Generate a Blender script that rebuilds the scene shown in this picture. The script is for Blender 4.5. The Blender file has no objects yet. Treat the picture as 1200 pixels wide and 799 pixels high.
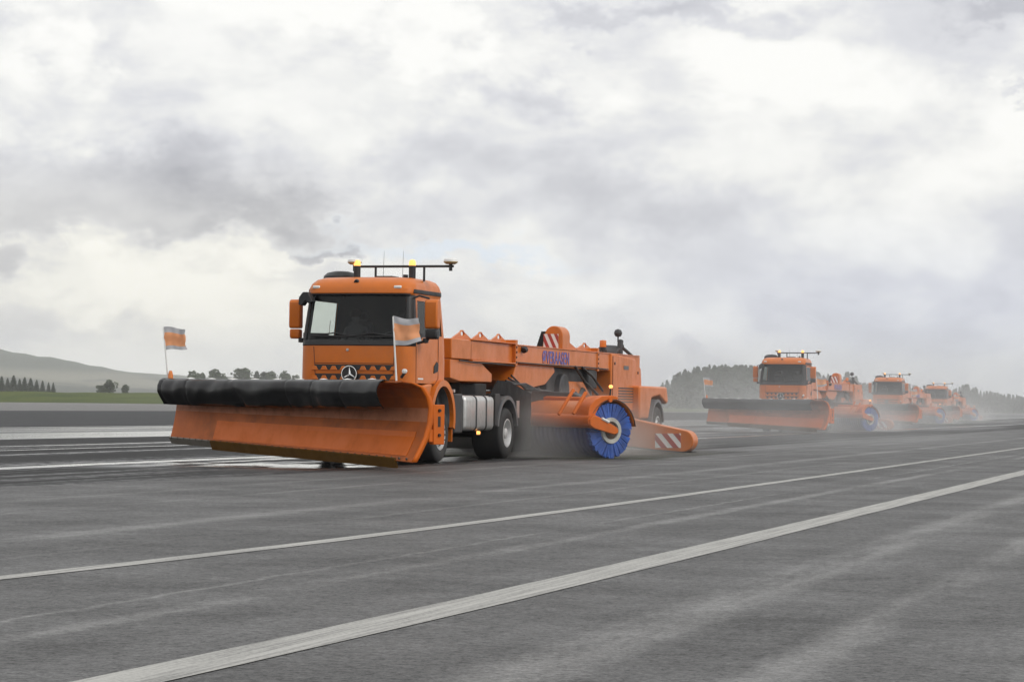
import bpy, bmesh, math, random
from mathutils import Vector, Matrix, noise
random.seed(7)
R = math.radians
scene = bpy.context.scene
col = scene.collection

# ------------------------------------------------------------------ camera
TH = R(17.0)
F, CX, CY = 2900.0, 600.0, 399.5
ROLL = 0.013
PITCH = math.atan(73.6 / F)
CAMH = 1.15
_cr, _sr, _cp, _sp = math.cos(ROLL), math.sin(ROLL), math.cos(PITCH), math.sin(PITCH)
RIGHT = Vector((_cr, -_sr * _sp, _sr * _cp))
UP = Vector((-_sr, -_cr * _sp, _cr * _cp))
FWD = Vector((0, _cp, _sp))
cam_d = bpy.data.cameras.new('camera')
cam_d.sensor_width = 36
cam_d.lens = 87.0
cam_d.clip_start = 0.5
cam_d.clip_end = 40000
cam = bpy.data.objects.new('camera', cam_d)
col.objects.link(cam)
cam.matrix_world = Matrix(((RIGHT.x, UP.x, -FWD.x, 0), (RIGHT.y, UP.y, -FWD.y, 0), (RIGHT.z, UP.z, -FWD.z, CAMH), (0, 0, 0, 1)))
scene.camera = cam

# ------------------------------------------------------------------ sky, sun, exposure
SUN_AZ, SUN_EL = 118.0, 36.0        # degrees clockwise from +Y, above the horizon
scene.view_settings.view_transform = 'Standard'
scene.view_settings.look = 'None'
scene.view_settings.exposure = 0.0
scene.view_settings.gamma = 1.0
scene.cycles.use_denoising = True
scene.cycles.volume_bounces = 2
scene.cycles.max_bounces = 8
scene.cycles.diffuse_bounces = 3
scene.cycles.glossy_bounces = 4
scene.cycles.transparent_max_bounces = 12
scene.cycles.volume_step_rate = 1.0
scene.cycles.volume_max_steps = 96


class NT:
    """small node-tree writer"""
    def __init__(self, tree):
        self.t = tree
        self.n = tree.nodes
        self.l = tree.links

    def node(self, kind, **kw):
        nd = self.n.new(kind)
        for k, v in kw.items():
            setattr(nd, k, v)
        return nd

    def put(self, sock, v):
        if v is None:
            return
        if isinstance(v, bpy.types.NodeSocket):
            self.l.new(v, sock)
        else:
            sock.default_value = v

    def m(self, op, a, b=None, c=None, clamp=False):
        nd = self.node('ShaderNodeMath', operation=op)
        nd.use_clamp = clamp
        self.put(nd.inputs[0], a)
        self.put(nd.inputs[1], b)
        self.put(nd.inputs[2], c)
        return nd.outputs[0]

    def rng(self, v, a, b, c=0.0, d=1.0, smooth=True):
        nd = self.node('ShaderNodeMapRange')
        nd.interpolation_type = 'SMOOTHSTEP' if smooth else 'LINEAR'
        self.put(nd.inputs['Value'], v)
        for k, q in (('From Min', a), ('From Max', b), ('To Min', c), ('To Max', d)):
            self.put(nd.inputs[k], q)
        return nd.outputs['Result']

    def mix(self, f, a, b, blend='MIX'):
        nd = self.node('ShaderNodeMix', data_type='RGBA', blend_type=blend)
        self.put(nd.inputs[0], f)
        self.put(nd.inputs[6], a)
        self.put(nd.inputs[7], b)
        return nd.outputs[2]

    def noise(self, vec, scale, detail=4.0, rough=0.55, dist=0.0):
        nd = self.node('ShaderNodeTexNoise')
        self.put(nd.inputs['Vector'], vec)
        nd.inputs['Scale'].default_value = scale
        nd.inputs['Detail'].default_value = detail
        nd.inputs['Roughness'].default_value = rough
        nd.inputs['Distortion'].default_value = dist
        return nd.outputs['Fac']

    def comb(self, x, y, z=0.0):
        nd = self.node('ShaderNodeCombineXYZ')
        self.put(nd.inputs[0], x)
        self.put(nd.inputs[1], y)
        self.put(nd.inputs[2], z)
        return nd.outputs[0]


world = bpy.data.worlds.new('World')
scene.world = world
world.use_nodes = True
W = NT(world.node_tree)
W.n.clear()
tc = W.node('ShaderNodeTexCoord')
sep = W.node('ShaderNodeSeparateXYZ')
W.l.new(tc.outputs['Generated'], sep.inputs[0])
dx, dy, dz = sep.outputs
az = W.m('MULTIPLY', W.m('ARCTAN2', dx, dy), 180 / math.pi)
el = W.m('MULTIPLY', W.m('ARCSINE', dz), 180 / math.pi)
sky = W.node('ShaderNodeTexSky', sky_type='NISHITA')
sky.sun_disc = False
sky.sun_elevation = R(SUN_EL)
sky.sun_rotation = R(SUN_AZ)
sky.air_density = 1.0
sky.dust_density = 2.0
# clouds: noise bent by noise, in azimuth and elevation
P0 = W.comb(W.m('MULTIPLY', az, 0.10), W.m('MULTIPLY', el, 0.20))
n1 = W.noise(P0, 1.0, 3, 0.5)
n2 = W.noise(W.comb(W.m('ADD', W.m('MULTIPLY', az, 0.10), 5.2), W.m('MULTIPLY', el, 0.20)), 1.0, 3, 0.5)
wf = W.noise(W.comb(W.m('MULTIPLY', az, 0.10), W.m('MULTIPLY', el, 0.13)), 5.0, 7, 0.60)
wf2 = W.noise(W.comb(W.m('ADD', W.m('MULTIPLY', az, 0.10), 9.7), W.m('MULTIPLY', el, 0.15)), 5.0, 7, 0.60)
azw = W.m('ADD', W.m('ADD', az, W.m('MULTIPLY', W.m('SUBTRACT', n1, 0.5), 6.0)), W.m('MULTIPLY', W.m('SUBTRACT', wf, 0.5), 5.4))
elw = W.m('ADD', W.m('ADD', el, W.m('MULTIPLY', W.m('SUBTRACT', n2, 0.5), 2.4)), W.m('MULTIPLY', W.m('SUBTRACT', wf2, 0.5), 3.4))


def blob(px, py, rx, ry, hard=0.3):
    """soft elliptical cloud mass at a place in the sky given as the photograph's pixel"""
    a0 = math.degrees(math.atan((px - CX) / F))
    e0 = ((465.3 + 0.013 * px) - py) / 50.6
    u = W.m('DIVIDE', W.m('SUBTRACT', azw, a0), rx / 50.6)
    v = W.m('DIVIDE', W.m('SUBTRACT', elw, e0), ry / 50.6)
    d = W.m('SQRT', W.m('ADD', W.m('MULTIPLY', u, u), W.m('MULTIPLY', v, v)))
    return W.rng(d, hard, 1.0, 1.0, 0.0)


base = W.rng(W.noise(W.comb(W.m('MULTIPLY', az, 0.11), W.m('MULTIPLY', el, 0.18)), 2.2, 6, 0.56, 0.2), 0.34, 0.64, 0.83, 0.965)
fine = W.m('MULTIPLY', W.m('SUBTRACT', W.noise(W.comb(W.m('MULTIPLY', az, 0.11), W.m('MULTIPLY', el, 0.24)), 8.0, 6, 0.62), 0.5), 0.09)
lum = W.m('ADD', base, fine)
for (px, py, rx, ry, k, h) in (
        (150, 225, 340, 78, -0.17, 0.15), (60, 262, 260, 34, -0.07, 0.1), (300, 250, 120, 38, -0.10, 0.2),
        (655, 112, 110, 52, -0.12, 0.0), (560, 190, 260, 60, -0.07, 0.1), (700, 235, 330, 55, -0.08, 0.1),
        (367, 291, 26, 15, -0.22, 0.2), (780, 15, 240, 26, -0.10, 0.2), (1170, 25, 120, 30, -0.12, 0.2),
        (1190, 125, 50, 20, -0.12, 0.2), (10, 310, 45, 30, -0.12, 0.2), (120, 395, 200, 30, -0.05, 0.1),
        (780, 420, 70, 18, -0.08, 0.3), (1100, 350, 420, 110, -0.05, 0.1), (500, 430, 500, 20, -0.04, 0.1),
        (30, 60, 90, 90, 0.12, 0.2), (350, 10, 200, 60, 0.12, 0.2), (510, 60, 90, 70, 0.10, 0.4),
        (170, 340, 240, 45, 0.11, 0.2), (330, 300, 90, 20, 0.10, 0.2), (900, 90, 260, 60, 0.07, 0.2),
        (1130, 170, 160, 100, 0.07, 0.2), (650, 330, 220, 30, 0.03, 0.2)):
    lum = W.m('ADD', lum, W.m('MULTIPLY', blob(px, py, rx, ry, h), k))
lum = W.m('MINIMUM', W.m('MAXIMUM', lum, 0.62), 0.985)
ramp = W.node('ShaderNodeValToRGB')
W.l.new(W.rng(lum, 0.62, 0.985, 0, 1, False), ramp.inputs[0])
cr = ramp.color_ramp
cr.elements[0].position = 0.0
cr.elements[0].color = (0.40, 0.405, 0.450, 1)
cr.elements[1].position = 1.0
cr.elements[1].color = (0.960, 0.955, 0.925, 1)
for pos, c in ((0.35, (0.560, 0.565, 0.605, 1)), (0.6, (0.70, 0.705, 0.735, 1)), (0.82, (0.85, 0.85, 0.835, 1))):
    e = cr.elements.new(pos)
    e.color = c
rampout = W.mix(W.m('MULTIPLY', blob(520, 283, 230, 17, 0.1), 0.75), ramp.outputs[0], (0.72, 0.80, 0.90, 1))
# cooler towards the low right of the view
cool = W.m('MULTIPLY', W.rng(az, -3.0, 9.0), W.rng(el, 1.0, 5.5, 1.0, 0.0))
cloud = W.mix(W.m('MULTIPLY', cool, 0.9), rampout, (0.90, 0.935, 1.06, 1), 'MULTIPLY')
warm = W.m('MULTIPLY', W.rng(az, -2.0, -6.0), W.m('MULTIPLY', W.rng(el, 0.8, 2.0), W.rng(el, 4.0, 6.0, 1.0, 0.0)))
cloud = W.mix(W.m('MULTIPLY', warm, 0.7), cloud, (1.03, 1.01, 0.945, 1), 'MULTIPLY')
# the deck above and behind the camera is a little brighter
cloud = W.mix(1.0, cloud, W.comb(*[W.rng(el, 8, 60, 1.0, 1.12)] * 3), 'MULTIPLY')
cloud10 = W.mix(1.0, cloud, (11.2, 11.2, 11.2, 1), 'MULTIPLY')
skymix = W.mix(0.95, sky.outputs[0], cloud10)
bg = W.node('ShaderNodeBackground')
bg.inputs['Strength'].default_value = 0.1
W.l.new(skymix, bg.inputs['Color'])
wo = W.node('ShaderNodeOutputWorld')
W.l.new(bg.outputs[0], wo.inputs['Surface'])

sun_d = bpy.data.lights.new('sun', 'SUN')
sun_d.energy = 1.25
sun_d.angle = R(14)
sun_d.color = (1.0, 0.95, 0.88)
sun = bpy.data.objects.new('sun', sun_d)
col.objects.link(sun)
_s = Vector((math.sin(R(SUN_AZ)) * math.cos(R(SUN_EL)), math.cos(R(SUN_AZ)) * math.cos(R(SUN_EL)), math.sin(R(SUN_EL))))
sun.rotation_euler = _s.to_track_quat('Z', 'Y').to_euler()
sun.location = (0, 0, 50)


def at(px, py, Z):
    """world point seen at a pixel at the given depth in metres (used to lay the far landscape out)"""
    u, v = px - CX, CY - py
    u2, v2 = u * _cr - v * _sr, u * _sr + v * _cr
    d = Vector((u2 / F, _cp - v2 / F * _sp, _sp + v2 / F * _cp))
    return Vector((0, 0, CAMH)) + d * (Z / d.y)


# ------------------------------------------------------------------ materials
def mat(name, color, rough=0.5, metal=0.0, coat=0.0, spec=0.5, dirt=0.0, dirt_col=(0.16, 0.12, 0.09, 1), bump=0.0, bscale=40.0, var=0.0, dscale=2.5):
    m = bpy.data.materials.new(name)
    m.use_nodes = True
    N = NT(m.node_tree)
    p = m.node_tree.nodes['Principled BSDF']
    c = (*color, 1)
    tcn = N.node('ShaderNodeTexCoord').outputs['Object']
    src = c
    if var:
        nv = N.noise(tcn, 3.0, 5, 0.6)
        src = N.mix(N.rng(nv, 0.3, 0.7), (*[q * (1 - var) for q in color], 1), (*[min(1, q * (1 + var)) for q in color], 1))
    if dirt:
        mp = N.node('ShaderNodeMapping')
        mp.inputs['Scale'].default_value = (1.0, 1.0, 0.75)
        N.l.new(tcn, mp.inputs[0])
        nd = N.noise(mp.outputs[0], dscale, 8, 0.68)
        f = N.m('MULTIPLY', N.rng(nd, 0.42, 0.75), dirt)
        src = N.mix(f, src, dirt_col)
        p.inputs['Roughness'].default_value = rough
        N.put(p.inputs['Roughness'], N.rng(nd, 0.35, 0.75, rough, min(1, rough + 0.3)))
    else:
        p.inputs['Roughness'].default_value = rough
    N.put(p.inputs['Base Color'], src)
    p.inputs['Metallic'].default_value = metal
    p.inputs['Coat Weight'].default_value = coat
    p.inputs['Coat Roughness'].default_value = 0.06
    p.inputs['Specular IOR Level'].default_value = spec
    if bump:
        b = N.node('ShaderNodeBump')
        b.inputs['Strength'].default_value = bump
        b.inputs['Distance'].default_value = 0.02
        N.l.new(N.noise(tcn, bscale, 4, 0.6), b.inputs['Height'])
        N.l.new(b.outputs[0], p.inputs['Normal'])
    return m


def emit_mat(name, color, strength, base=(0.8, 0.3, 0.05)):
    m = mat(name, base, 0.2)
    p = m.node_tree.nodes['Principled BSDF']
    p.inputs['Emission Color'].default_value = (*color, 1)
    p.inputs['Emission Strength'].default_value = strength
    return m


M = {}
M['orange'] = mat('orange_paint', (0.585, 0.150, 0.015), 0.36, coat=0.22, spec=0.25, dirt=0.42, dirt_col=(0.33, 0.13, 0.055, 1), var=0.04, dscale=1.3)
M['plow_orange'] = mat('worn_orange_paint', (0.44, 0.103, 0.014), 0.45, spec=0.25, dirt=0.8, dirt_col=(0.20, 0.085, 0.045, 1), var=0.08, dscale=1.7)
M['plow_bright'] = mat('fresh_orange_paint', (0.60, 0.128, 0.009), 0.38, spec=0.25, dirt=0.35, dirt_col=(0.3, 0.09, 0.03, 1))
M['plow_dusty_lit'] = mat('dusty_lightened_orange_paint', (0.46, 0.165, 0.075), 0.55, dirt=0.75, dirt_col=(0.25, 0.10, 0.05, 1), var=0.1, dscale=5.0)  # dust, plus a paler base colour standing in for light on one facet
M['black'] = mat('black_plastic', (0.016, 0.017, 0.019), 0.42, dirt=0.3, dirt_col=(0.05, 0.045, 0.04, 1))
M['rubber'] = mat('black_rubber', (0.006, 0.0062, 0.007), 0.26, spec=0.34, bump=0.10, bscale=6.0)
M['tyre'] = mat('tyre_rubber', (0.028, 0.028, 0.029), 0.72, dirt=0.6, dirt_col=(0.075, 0.068, 0.06, 1), bump=0.2, bscale=60)
M['sheet'] = mat('mudflap_rubber', (0.010, 0.010, 0.011), 0.60, spec=0.2, dirt=0.4, dirt_col=(0.035, 0.032, 0.03, 1))
M['dark'] = mat('dark_machinery', (0.035, 0.036, 0.040), 0.55, dirt=0.6, dirt_col=(0.11, 0.095, 0.08, 1), var=0.3)
M['grey'] = mat('grey_plastic', (0.13, 0.135, 0.145), 0.5, dirt=0.5)
M['steel'] = mat('brushed_aluminium', (0.60, 0.60, 0.59), 0.33, metal=0.75, dirt=0.5, dirt_col=(0.20, 0.185, 0.165, 1))
M['rim'] = mat('silver_rim', (0.66, 0.66, 0.66), 0.40, metal=0.3, dirt=0.45, dirt_col=(0.16, 0.14, 0.12, 1))
M['white'] = mat('white_plastic', (0.75, 0.75, 0.73), 0.4)
M['offwhite'] = mat('pale_flange', (0.50, 0.50, 0.46), 0.5, dirt=0.8, dirt_col=(0.22, 0.2, 0.17, 1))
M['red'] = mat('red_marking', (0.38, 0.045, 0.035), 0.45, dirt=0.3)
M['blue_text'] = mat('blue_lettering', (0.10, 0.10, 0.36), 0.45)
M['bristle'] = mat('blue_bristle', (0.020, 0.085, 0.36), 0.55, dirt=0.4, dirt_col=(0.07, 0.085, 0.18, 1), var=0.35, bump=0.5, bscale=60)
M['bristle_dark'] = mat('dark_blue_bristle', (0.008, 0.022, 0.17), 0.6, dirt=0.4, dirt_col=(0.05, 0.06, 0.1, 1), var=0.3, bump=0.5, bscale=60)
M['edge'] = mat('olive_cutting_edge', (0.110, 0.050, 0.003), 0.5, spec=0.25, dirt=0.35, dirt_col=(0.04, 0.028, 0.012, 1))
M['edge_grey'] = mat('bare_cutting_edge', (0.22, 0.20, 0.17), 0.45, metal=0.3, dirt=0.5)
M['chrome'] = mat('chrome', (0.8, 0.8, 0.8), 0.12, metal=1.0)
M['interior'] = mat('cab_interior', (0.020, 0.021, 0.024), 0.8)
M['seat'] = mat('seat_fabric', (0.045, 0.045, 0.05), 0.85)
M['amber_lit'] = emit_mat('lit_amber_beacon', (1.0, 0.45, 0.12), 1.6)
M['amber'] = mat('amber_plastic', (0.70, 0.20, 0.03), 0.25, coat=0.5)
M['amber_glow'] = emit_mat('lit_marker_lamp', (1.0, 0.42, 0.12), 2.0)
M['bolt'] = mat('dark_bolt', (0.05, 0.04, 0.035), 0.4, metal=0.5)
M['flag_orange'] = mat('orange_flag_fabric', (0.74, 0.33, 0.16), 0.8, var=0.08)
M['flag_grey'] = mat('reflective_grey_tape', (0.42, 0.42, 0.44), 0.5)
M['gap'] = mat('panel_gap', (0.10, 0.03, 0.012), 0.7)


def glass_mat():
    m = bpy.data.materials.new('cab_glass')
    m.use_nodes = True
    N = NT(m.node_tree)
    N.n.clear()
    out = N.node('ShaderNodeOutputMaterial')
    mx = N.node('ShaderNodeMixShader')
    fr = N.node('ShaderNodeFresnel')
    fr.inputs['IOR'].default_value = 1.5
    tr = N.node('ShaderNodeBsdfTransparent')
    tr.inputs['Color'].default_value = (0.80, 0.84, 0.82, 1)
    gl = N.node('ShaderNodeBsdfGlossy')
    gl.inputs['Roughness'].default_value = 0.04
    geo = N.node('ShaderNodeNewGeometry')
    N.put(fr.inputs['IOR'], N.m('SUBTRACT', 1.5, N.m('MULTIPLY', geo.outputs['Backfacing'], 0.8333)))
    N.l.new(N.m('MULTIPLY', fr.outputs[0], 0.65), mx.inputs[0])
    N.l.new(tr.outputs[0], mx.inputs[1])
    N.l.new(gl.outputs[0], mx.inputs[2])
    N.l.new(mx.outputs[0], out.inputs['Surface'])
    return m


M['glass'] = glass_mat()


# ------------------------------------------------------------------ mesh helpers
class MB:
    def __init__(self):
        self.v, self.f, self.mi = [], [], []

    def add(self, vs, fs, mi=0):
        o = len(self.v)
        self.v += [tuple(q) for q in vs]
        self.f += [tuple(i + o for i in q) for q in fs]
        self.mi += [mi] * len(fs)
        return self

    def box(self, x0, x1, y0, y1, z0, z1, mi=0, M4=None):
        vs = [Vector((x, y, z)) for z in (z0, z1) for y in (y0, y1) for x in (x0, x1)]
        if M4 is not None:
            vs = [M4 @ q for q in vs]
        return self.add(vs, [(0, 2, 3, 1), (4, 5, 7, 6), (0, 1, 5, 4), (2, 6, 7, 3), (0, 4, 6, 2), (1, 3, 7, 5)], mi)

    def prism(self, poly, axis, a, b, mi=0, M4=None):
        """poly: list of 2D points, extruded along axis 'x', 'y' or 'z' from a to b"""
        def mk(p, t):
            q = {'x': (t, p[0], p[1]), 'y': (p[0], t, p[1]), 'z': (p[0], p[1], t)}[axis]
            q = Vector(q)
            return M4 @ q if M4 is not None else q
        n = len(poly)
        vs = [mk(p, a) for p in poly] + [mk(p, b) for p in poly]
        fs = [tuple(range(n - 1, -1, -1)), tuple(range(n, 2 * n))]
        fs += [(i, (i + 1) % n, n + (i + 1) % n, n + i) for i in range(n)]
        return self.add(vs, fs, mi)

    def tube(self, path, r, n=8, mi=0, cap=True):
        path = [Vector(p) for p in path]
        rs = r if isinstance(r, (list, tuple)) else [r] * len(path)
        vs, fs = [], []
        prev = None
        for i, p in enumerate(path):
            d = (path[min(i + 1, len(path) - 1)] - path[max(i - 1, 0)]).normalized()
            ref = prev if prev is not None else (Vector((0, 0, 1)) if abs(d.z) < 0.9 else Vector((1, 0, 0)))
            a = d.cross(ref).normalized()
            b = a.cross(d).normalized()
            prev = b
            for k in range(n):
                t = 2 * math.pi * k / n
                vs.append(p + (a * math.cos(t) + b * math.sin(t)) * rs[i])
        for i in range(len(path) - 1):
            for k in range(n):
                fs.append((i * n + k, i * n + (k + 1) % n, (i + 1) * n + (k + 1) % n, (i + 1) * n + k))
        if cap:
            fs.append(tuple(range(n - 1, -1, -1)))
            fs.append(tuple(range((len(path) - 1) * n, len(path) * n)))
        return self.add(vs, fs, mi)

    def lathe(self, prof, center, axis, n=32, mi=0):
        """prof: (radius, offset along axis) ; axis a vector"""
        ax = Vector(axis).normalized()
        a = ax.cross(Vector((0, 0, 1)) if abs(ax.z) < 0.9 else Vector((1, 0, 0))).normalized()
        b = ax.cross(a)
        c = Vector(center)
        vs, fs = [], []
        for (r, h) in prof:
            for k in range(n):
                t = 2 * math.pi * k / n
                vs.append(c + ax * h + (a * math.cos(t) + b * math.sin(t)) * max(r, 0.0005))
        for i in range(len(prof) - 1):
            for k in range(n):
                fs.append((i * n + k, i * n + (k + 1) % n, (i + 1) * n + (k + 1) % n, (i + 1) * n + k))
        return self.add(vs, fs, mi)

    def grid(self, pts, mi=0):
        nr, nc = len(pts), len(pts[0])
        vs = [p for row in pts for p in row]
        fs = [(i * nc + j, i * nc + j + 1, (i + 1) * nc + j + 1, (i + 1) * nc + j) for i in range(nr - 1) for j in range(nc - 1)]
        return self.add(vs, fs, mi)

    def build(self, name, mats, parent=None, bevel=0.0, smooth=35, solid=0.0, fixn=True, soff=-1.0):
        me = bpy.data.meshes.new(name)
        me.from_pydata(self.v, [], self.f)
        if not isinstance(mats, (list, tuple)):
            mats = [mats]
        for q in mats:
            me.materials.append(q)
        me.polygons.foreach_set('material_index', self.mi)
        if fixn:
            bm = bmesh.new()
            bm.from_mesh(me)
            bmesh.ops.recalc_face_normals(bm, faces=bm.faces)
            if smooth:
                lim = R(smooth)
                for f_ in bm.faces:
                    f_.smooth = True
                for e_ in bm.edges:
                    if len(e_.link_faces) == 2:
                        e_.smooth = e_.calc_face_angle(0) < lim
            bm.to_mesh(me)
            bm.free()
        me.update()
        o = bpy.data.objects.new(name, me)
        col.objects.link(o)
        if parent is not None:
            o.parent = parent
        if solid:
            s = o.modifiers.new('thick', 'SOLIDIFY')
            s.thickness = solid
            s.offset = soff
        if bevel:
            b = o.modifiers.new('bevel', 'BEVEL')
            b.width = bevel
            b.segments = 2
            b.limit_method = 'ANGLE'
            b.angle_limit = R(40)
            b.harden_normals = False
        return o


def tag(o, label=None, cat=None, group=None, kind=None):
    for k, v in (('label', label), ('category', cat), ('group', group), ('kind', kind)):
        if v:
            o[k] = v
    return o


def empty(name, loc, rz=0.0, parent=None):
    o = bpy.data.objects.new(name, None)
    o.location = loc
    o.rotation_euler = (0, 0, rz)
    o.empty_display_size = 0.3
    col.objects.link(o)
    if parent is not None:
        o.parent = parent
    return o


def copy_tree(o, parent=None):
    c = o.copy()
    col.objects.link(c)
    c.parent = parent
    if parent is not None:
        c.matrix_parent_inverse = o.matrix_parent_inverse.copy()
    for ch in [q for q in CH.get(o.name, [])]:
        copy_tree(ch, c)
    return c


# ------------------------------------------------------------------ ground
# runway frame: x across (c), y along (s); the object is turned so Object coordinates are (c, s)
def tarmac_mat():
    m = bpy.data.materials.new('wet_asphalt')
    m.use_nodes = True
    N = NT(m.node_tree)
    p = m.node_tree.nodes['Principled BSDF']
    tcn = N.node('ShaderNodeTexCoord').outputs['Object']
    sp = N.node('ShaderNodeSeparateXYZ')
    N.l.new(tcn, sp.inputs[0])
    c, s = sp.outputs[0], sp.outputs[1]
    # long streaks along the runway, blotches, grain
    st1 = N.noise(N.comb(N.m('MULTIPLY', c, 1.3), N.m('MULTIPLY', s, 0.035)), 1.0, 6, 0.62)
    st2 = N.noise(N.comb(N.m('MULTIPLY', c, 0.30), N.m('MULTIPLY', s, 0.012)), 1.0, 5, 0.6)
    bl = N.noise(tcn, 0.55, 7, 0.62)
    bl2 = N.noise(tcn, 3.5, 5, 0.65)
    gr = N.m('ADD', N.m('MULTIPLY', N.noise(N.comb(N.m('MULTIPLY', sp.outputs[0], 1.0), sp.outputs[1]), 18.0, 2, 0.7), 0.45), N.m('MULTIPLY', N.noise(tcn, 60.0, 3, 0.75), 0.55))
    vo = N.node('ShaderNodeTexVoronoi')
    vo.inputs['Scale'].default_value = 55.0
    N.l.new(tcn, vo.inputs['Vector'])
    wob = N.m('MULTIPLY', N.m('SUBTRACT', N.noise(tcn, 1.5, 5, 0.7), 0.5), 0.5)
    cw = N.m('ADD', c, wob)
    cb = N.m('ADD', cw, N.m('MULTIPLY', N.m('EXPONENT', N.m('MULTIPLY', N.m('SUBTRACT', N.m('MAXIMUM', s, 20.0), 28.0), -0.125)), 1.15))
    wet = N.rng(cb, -14.55, -14.25, 1.0, 0.0)                    # the film of water begins left of the swept strip
    wet = N.m('MULTIPLY', wet, N.rng(cw, -46.5, -46.0, 0.0, 1.0))
    new = N.m('MULTIPLY', N.rng(cw, -104.0, -103.0, 0.0, 1.0), N.rng(cw, -46.5, -46.0, 1.0, 0.0))  # darker newer lane
    conc = N.rng(cw, -107.0, -106.0, 1.0, 0.0)
    # colour
    v = N.m('ADD', N.m('MULTIPLY', bl, 0.50), N.m('ADD', N.m('MULTIPLY', st1, 0.22), N.m('MULTIPLY', bl2, 0.28)))
    colr = N.mix(N.rng(v, 0.32, 0.68), (0.042, 0.0415, 0.041, 1), (0.088, 0.087, 0.086, 1))
    brk = N.noise(N.comb(c, N.m('MULTIPLY', s, 0.15)), 1.0, 5, 0.65)
    pal = 0.0
    for c0, wd, k in ((-5.72, 0.17, 0.75), (-6.22, 0.05, 0.6), (-9.7, 0.30, 0.55), (-11.9, 0.12, 0.5), (-8.6, 0.08, 0.35), (-3.05, 0.35, 0.8), (-2.0, 0.25, 0.7), (-0.9, 0.40, 0.8), (0.5, 0.3, 0.7), (-13.3, 0.2, 0.4)):
        q = N.rng(N.m('ABSOLUTE', N.m('ADD', N.m('ADD', c, N.m('MULTIPLY', wob, 0.5)), -c0)), wd * 0.15, wd, 1.0, 0.0)
        q = N.m('MULTIPLY', N.m('MULTIPLY', q, N.rng(brk, 0.36, 0.60)), k * 0.7)
        pal = N.m('ADD', pal, q)
        colr = N.mix(q, colr, (0.17, 0.166, 0.158, 1))
    colr = N.mix(new, colr, (0.034, 0.035, 0.038, 1))
    colr = N.mix(conc, colr, (0.13, 0.125, 0.12, 1))
    colr = N.mix(N.m('MULTIPLY', wet, 0.75), colr, (0.012, 0.012, 0.013, 1))
    g = N.m('ADD', 0.12, N.m('MULTIPLY', N.rng(gr, 0.37, 0.63, 0, 1, False), 1.75))
    g2 = N.m('MULTIPLY', g, N.rng(vo.outputs['Distance'], 0.0, 0.6, 1.15, 0.75))
    colr = N.mix(1.0, colr, N.comb(g2, g2, g2), 'MULTIPLY')
    # dark rubber crumbs
    N.put(p.inputs['Base Color'], colr)
    # gloss
    dry = N.m('SUBTRACT', N.rng(v, 0.32, 0.68, 0.64, 0.46), N.m('MULTIPLY', pal, 0.20))
    cq = N.m('ADD', c, N.m('ADD', N.m('MULTIPLY', wob, 0.6), N.m('MULTIPLY', N.m('SUBTRACT', N.noise(N.comb(0.0, N.m('MULTIPLY', s, 0.06)), 1.0, 3, 0.5), 0.5), 0.9)))

    def win(lo, hi, edge, k=1.0):
        q = N.m('MULTIPLY', N.rng(cq, lo - edge, lo + edge), N.rng(cq, hi - edge, hi + edge, 1.0, 0.0))
        return N.m('MULTIPLY', q, k)
    long1 = N.noise(N.comb(N.m('MULTIPLY', c, 2.2), N.m('MULTIPLY', s, 0.012)), 1.0, 5, 0.6)
    film = N.m('MULTIPLY', N.rng(N.m('ADD', N.m('MULTIPLY', st2, 0.5), N.m('MULTIPLY', long1, 0.5)), 0.50, 0.58), 0.75)
    speck = N.m('ADD', 0.25, N.m('MULTIPLY', N.rng(bl2, 0.42, 0.58), 0.75))
    film = N.m('MULTIPLY', film, speck)
    film = N.m('MULTIPLY', film, N.m('SUBTRACT', 1.0, win(-32.5, -29.0, 0.6, 0.7)))
    film = N.m('MULTIPLY', film, N.rng(c, -21.5, -16.0, 1.0, 0.5))
    film = N.m('MAXIMUM', film, N.m('MULTIPLY', win(-44.8, -39.0, 0.5), N.rng(long1, 0.42, 0.55)))
    film = N.m('MAXIMUM', film, N.m('MULTIPLY', win(-38.5, -33.0, 0.4), N.rng(long1, 0.28, 0.42)))
    for lo, hi, ed in ((-46.2, -45.4, 0.12), (-28.45, -28.1, 0.08), (-26.3, -26.05, 0.06), (-19.95, -19.35, 0.07)):
        film = N.m('MAXIMUM', film, N.m('MULTIPLY', win(lo, hi, ed), N.rng(st1, 0.34, 0.46)))
    pud = N.m('MULTIPLY', win(-19.2, -15.0, 0.3), N.m('MULTIPLY', N.rng(s, 36.0, 41.0), N.rng(s, 60.0, 70.0, 1.0, 0.0)))
    film = N.m('MAXIMUM', film, N.m('MULTIPLY', pud, N.rng(N.m('ADD', N.m('MULTIPLY', st1, 0.6), N.m('MULTIPLY', bl, 0.4)), 0.44, 0.52)))
    rw = N.m('SUBTRACT', 0.62, N.m('MULTIPLY', film, 0.59))
    rough = N.m('ADD', N.m('MULTIPLY', dry, N.m('SUBTRACT', 1.0, wet)), N.m('MULTIPLY', rw, wet))
    rough = N.m('ADD', rough, N.m('MULTIPLY', new, 0.15))
    N.put(p.inputs['Roughness'], rough)
    gsp = N.m('ADD', 0.10, N.m('MULTIPLY', N.rng(gr, 0.36, 0.64, 0, 1, False), 0.48))      # pits between the stones shine less
    spl = N.m('MULTIPLY', N.m('SUBTRACT', 1.0, wet), N.m('ADD', gsp, N.m('MULTIPLY', pal, 0.30)))
    spl = N.m('ADD', spl, N.m('MULTIPLY', wet, N.m('ADD', 0.06, N.m('MULTIPLY', film, 0.44))))
    N.put(p.inputs['Specular IOR Level'], N.m('MULTIPLY', spl, N.m('SUBTRACT', 1.0, N.m('MULTIPLY', new, 0.4))))
    b = N.node('ShaderNodeBump')
    b.inputs['Distance'].default_value = 0.006
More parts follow.
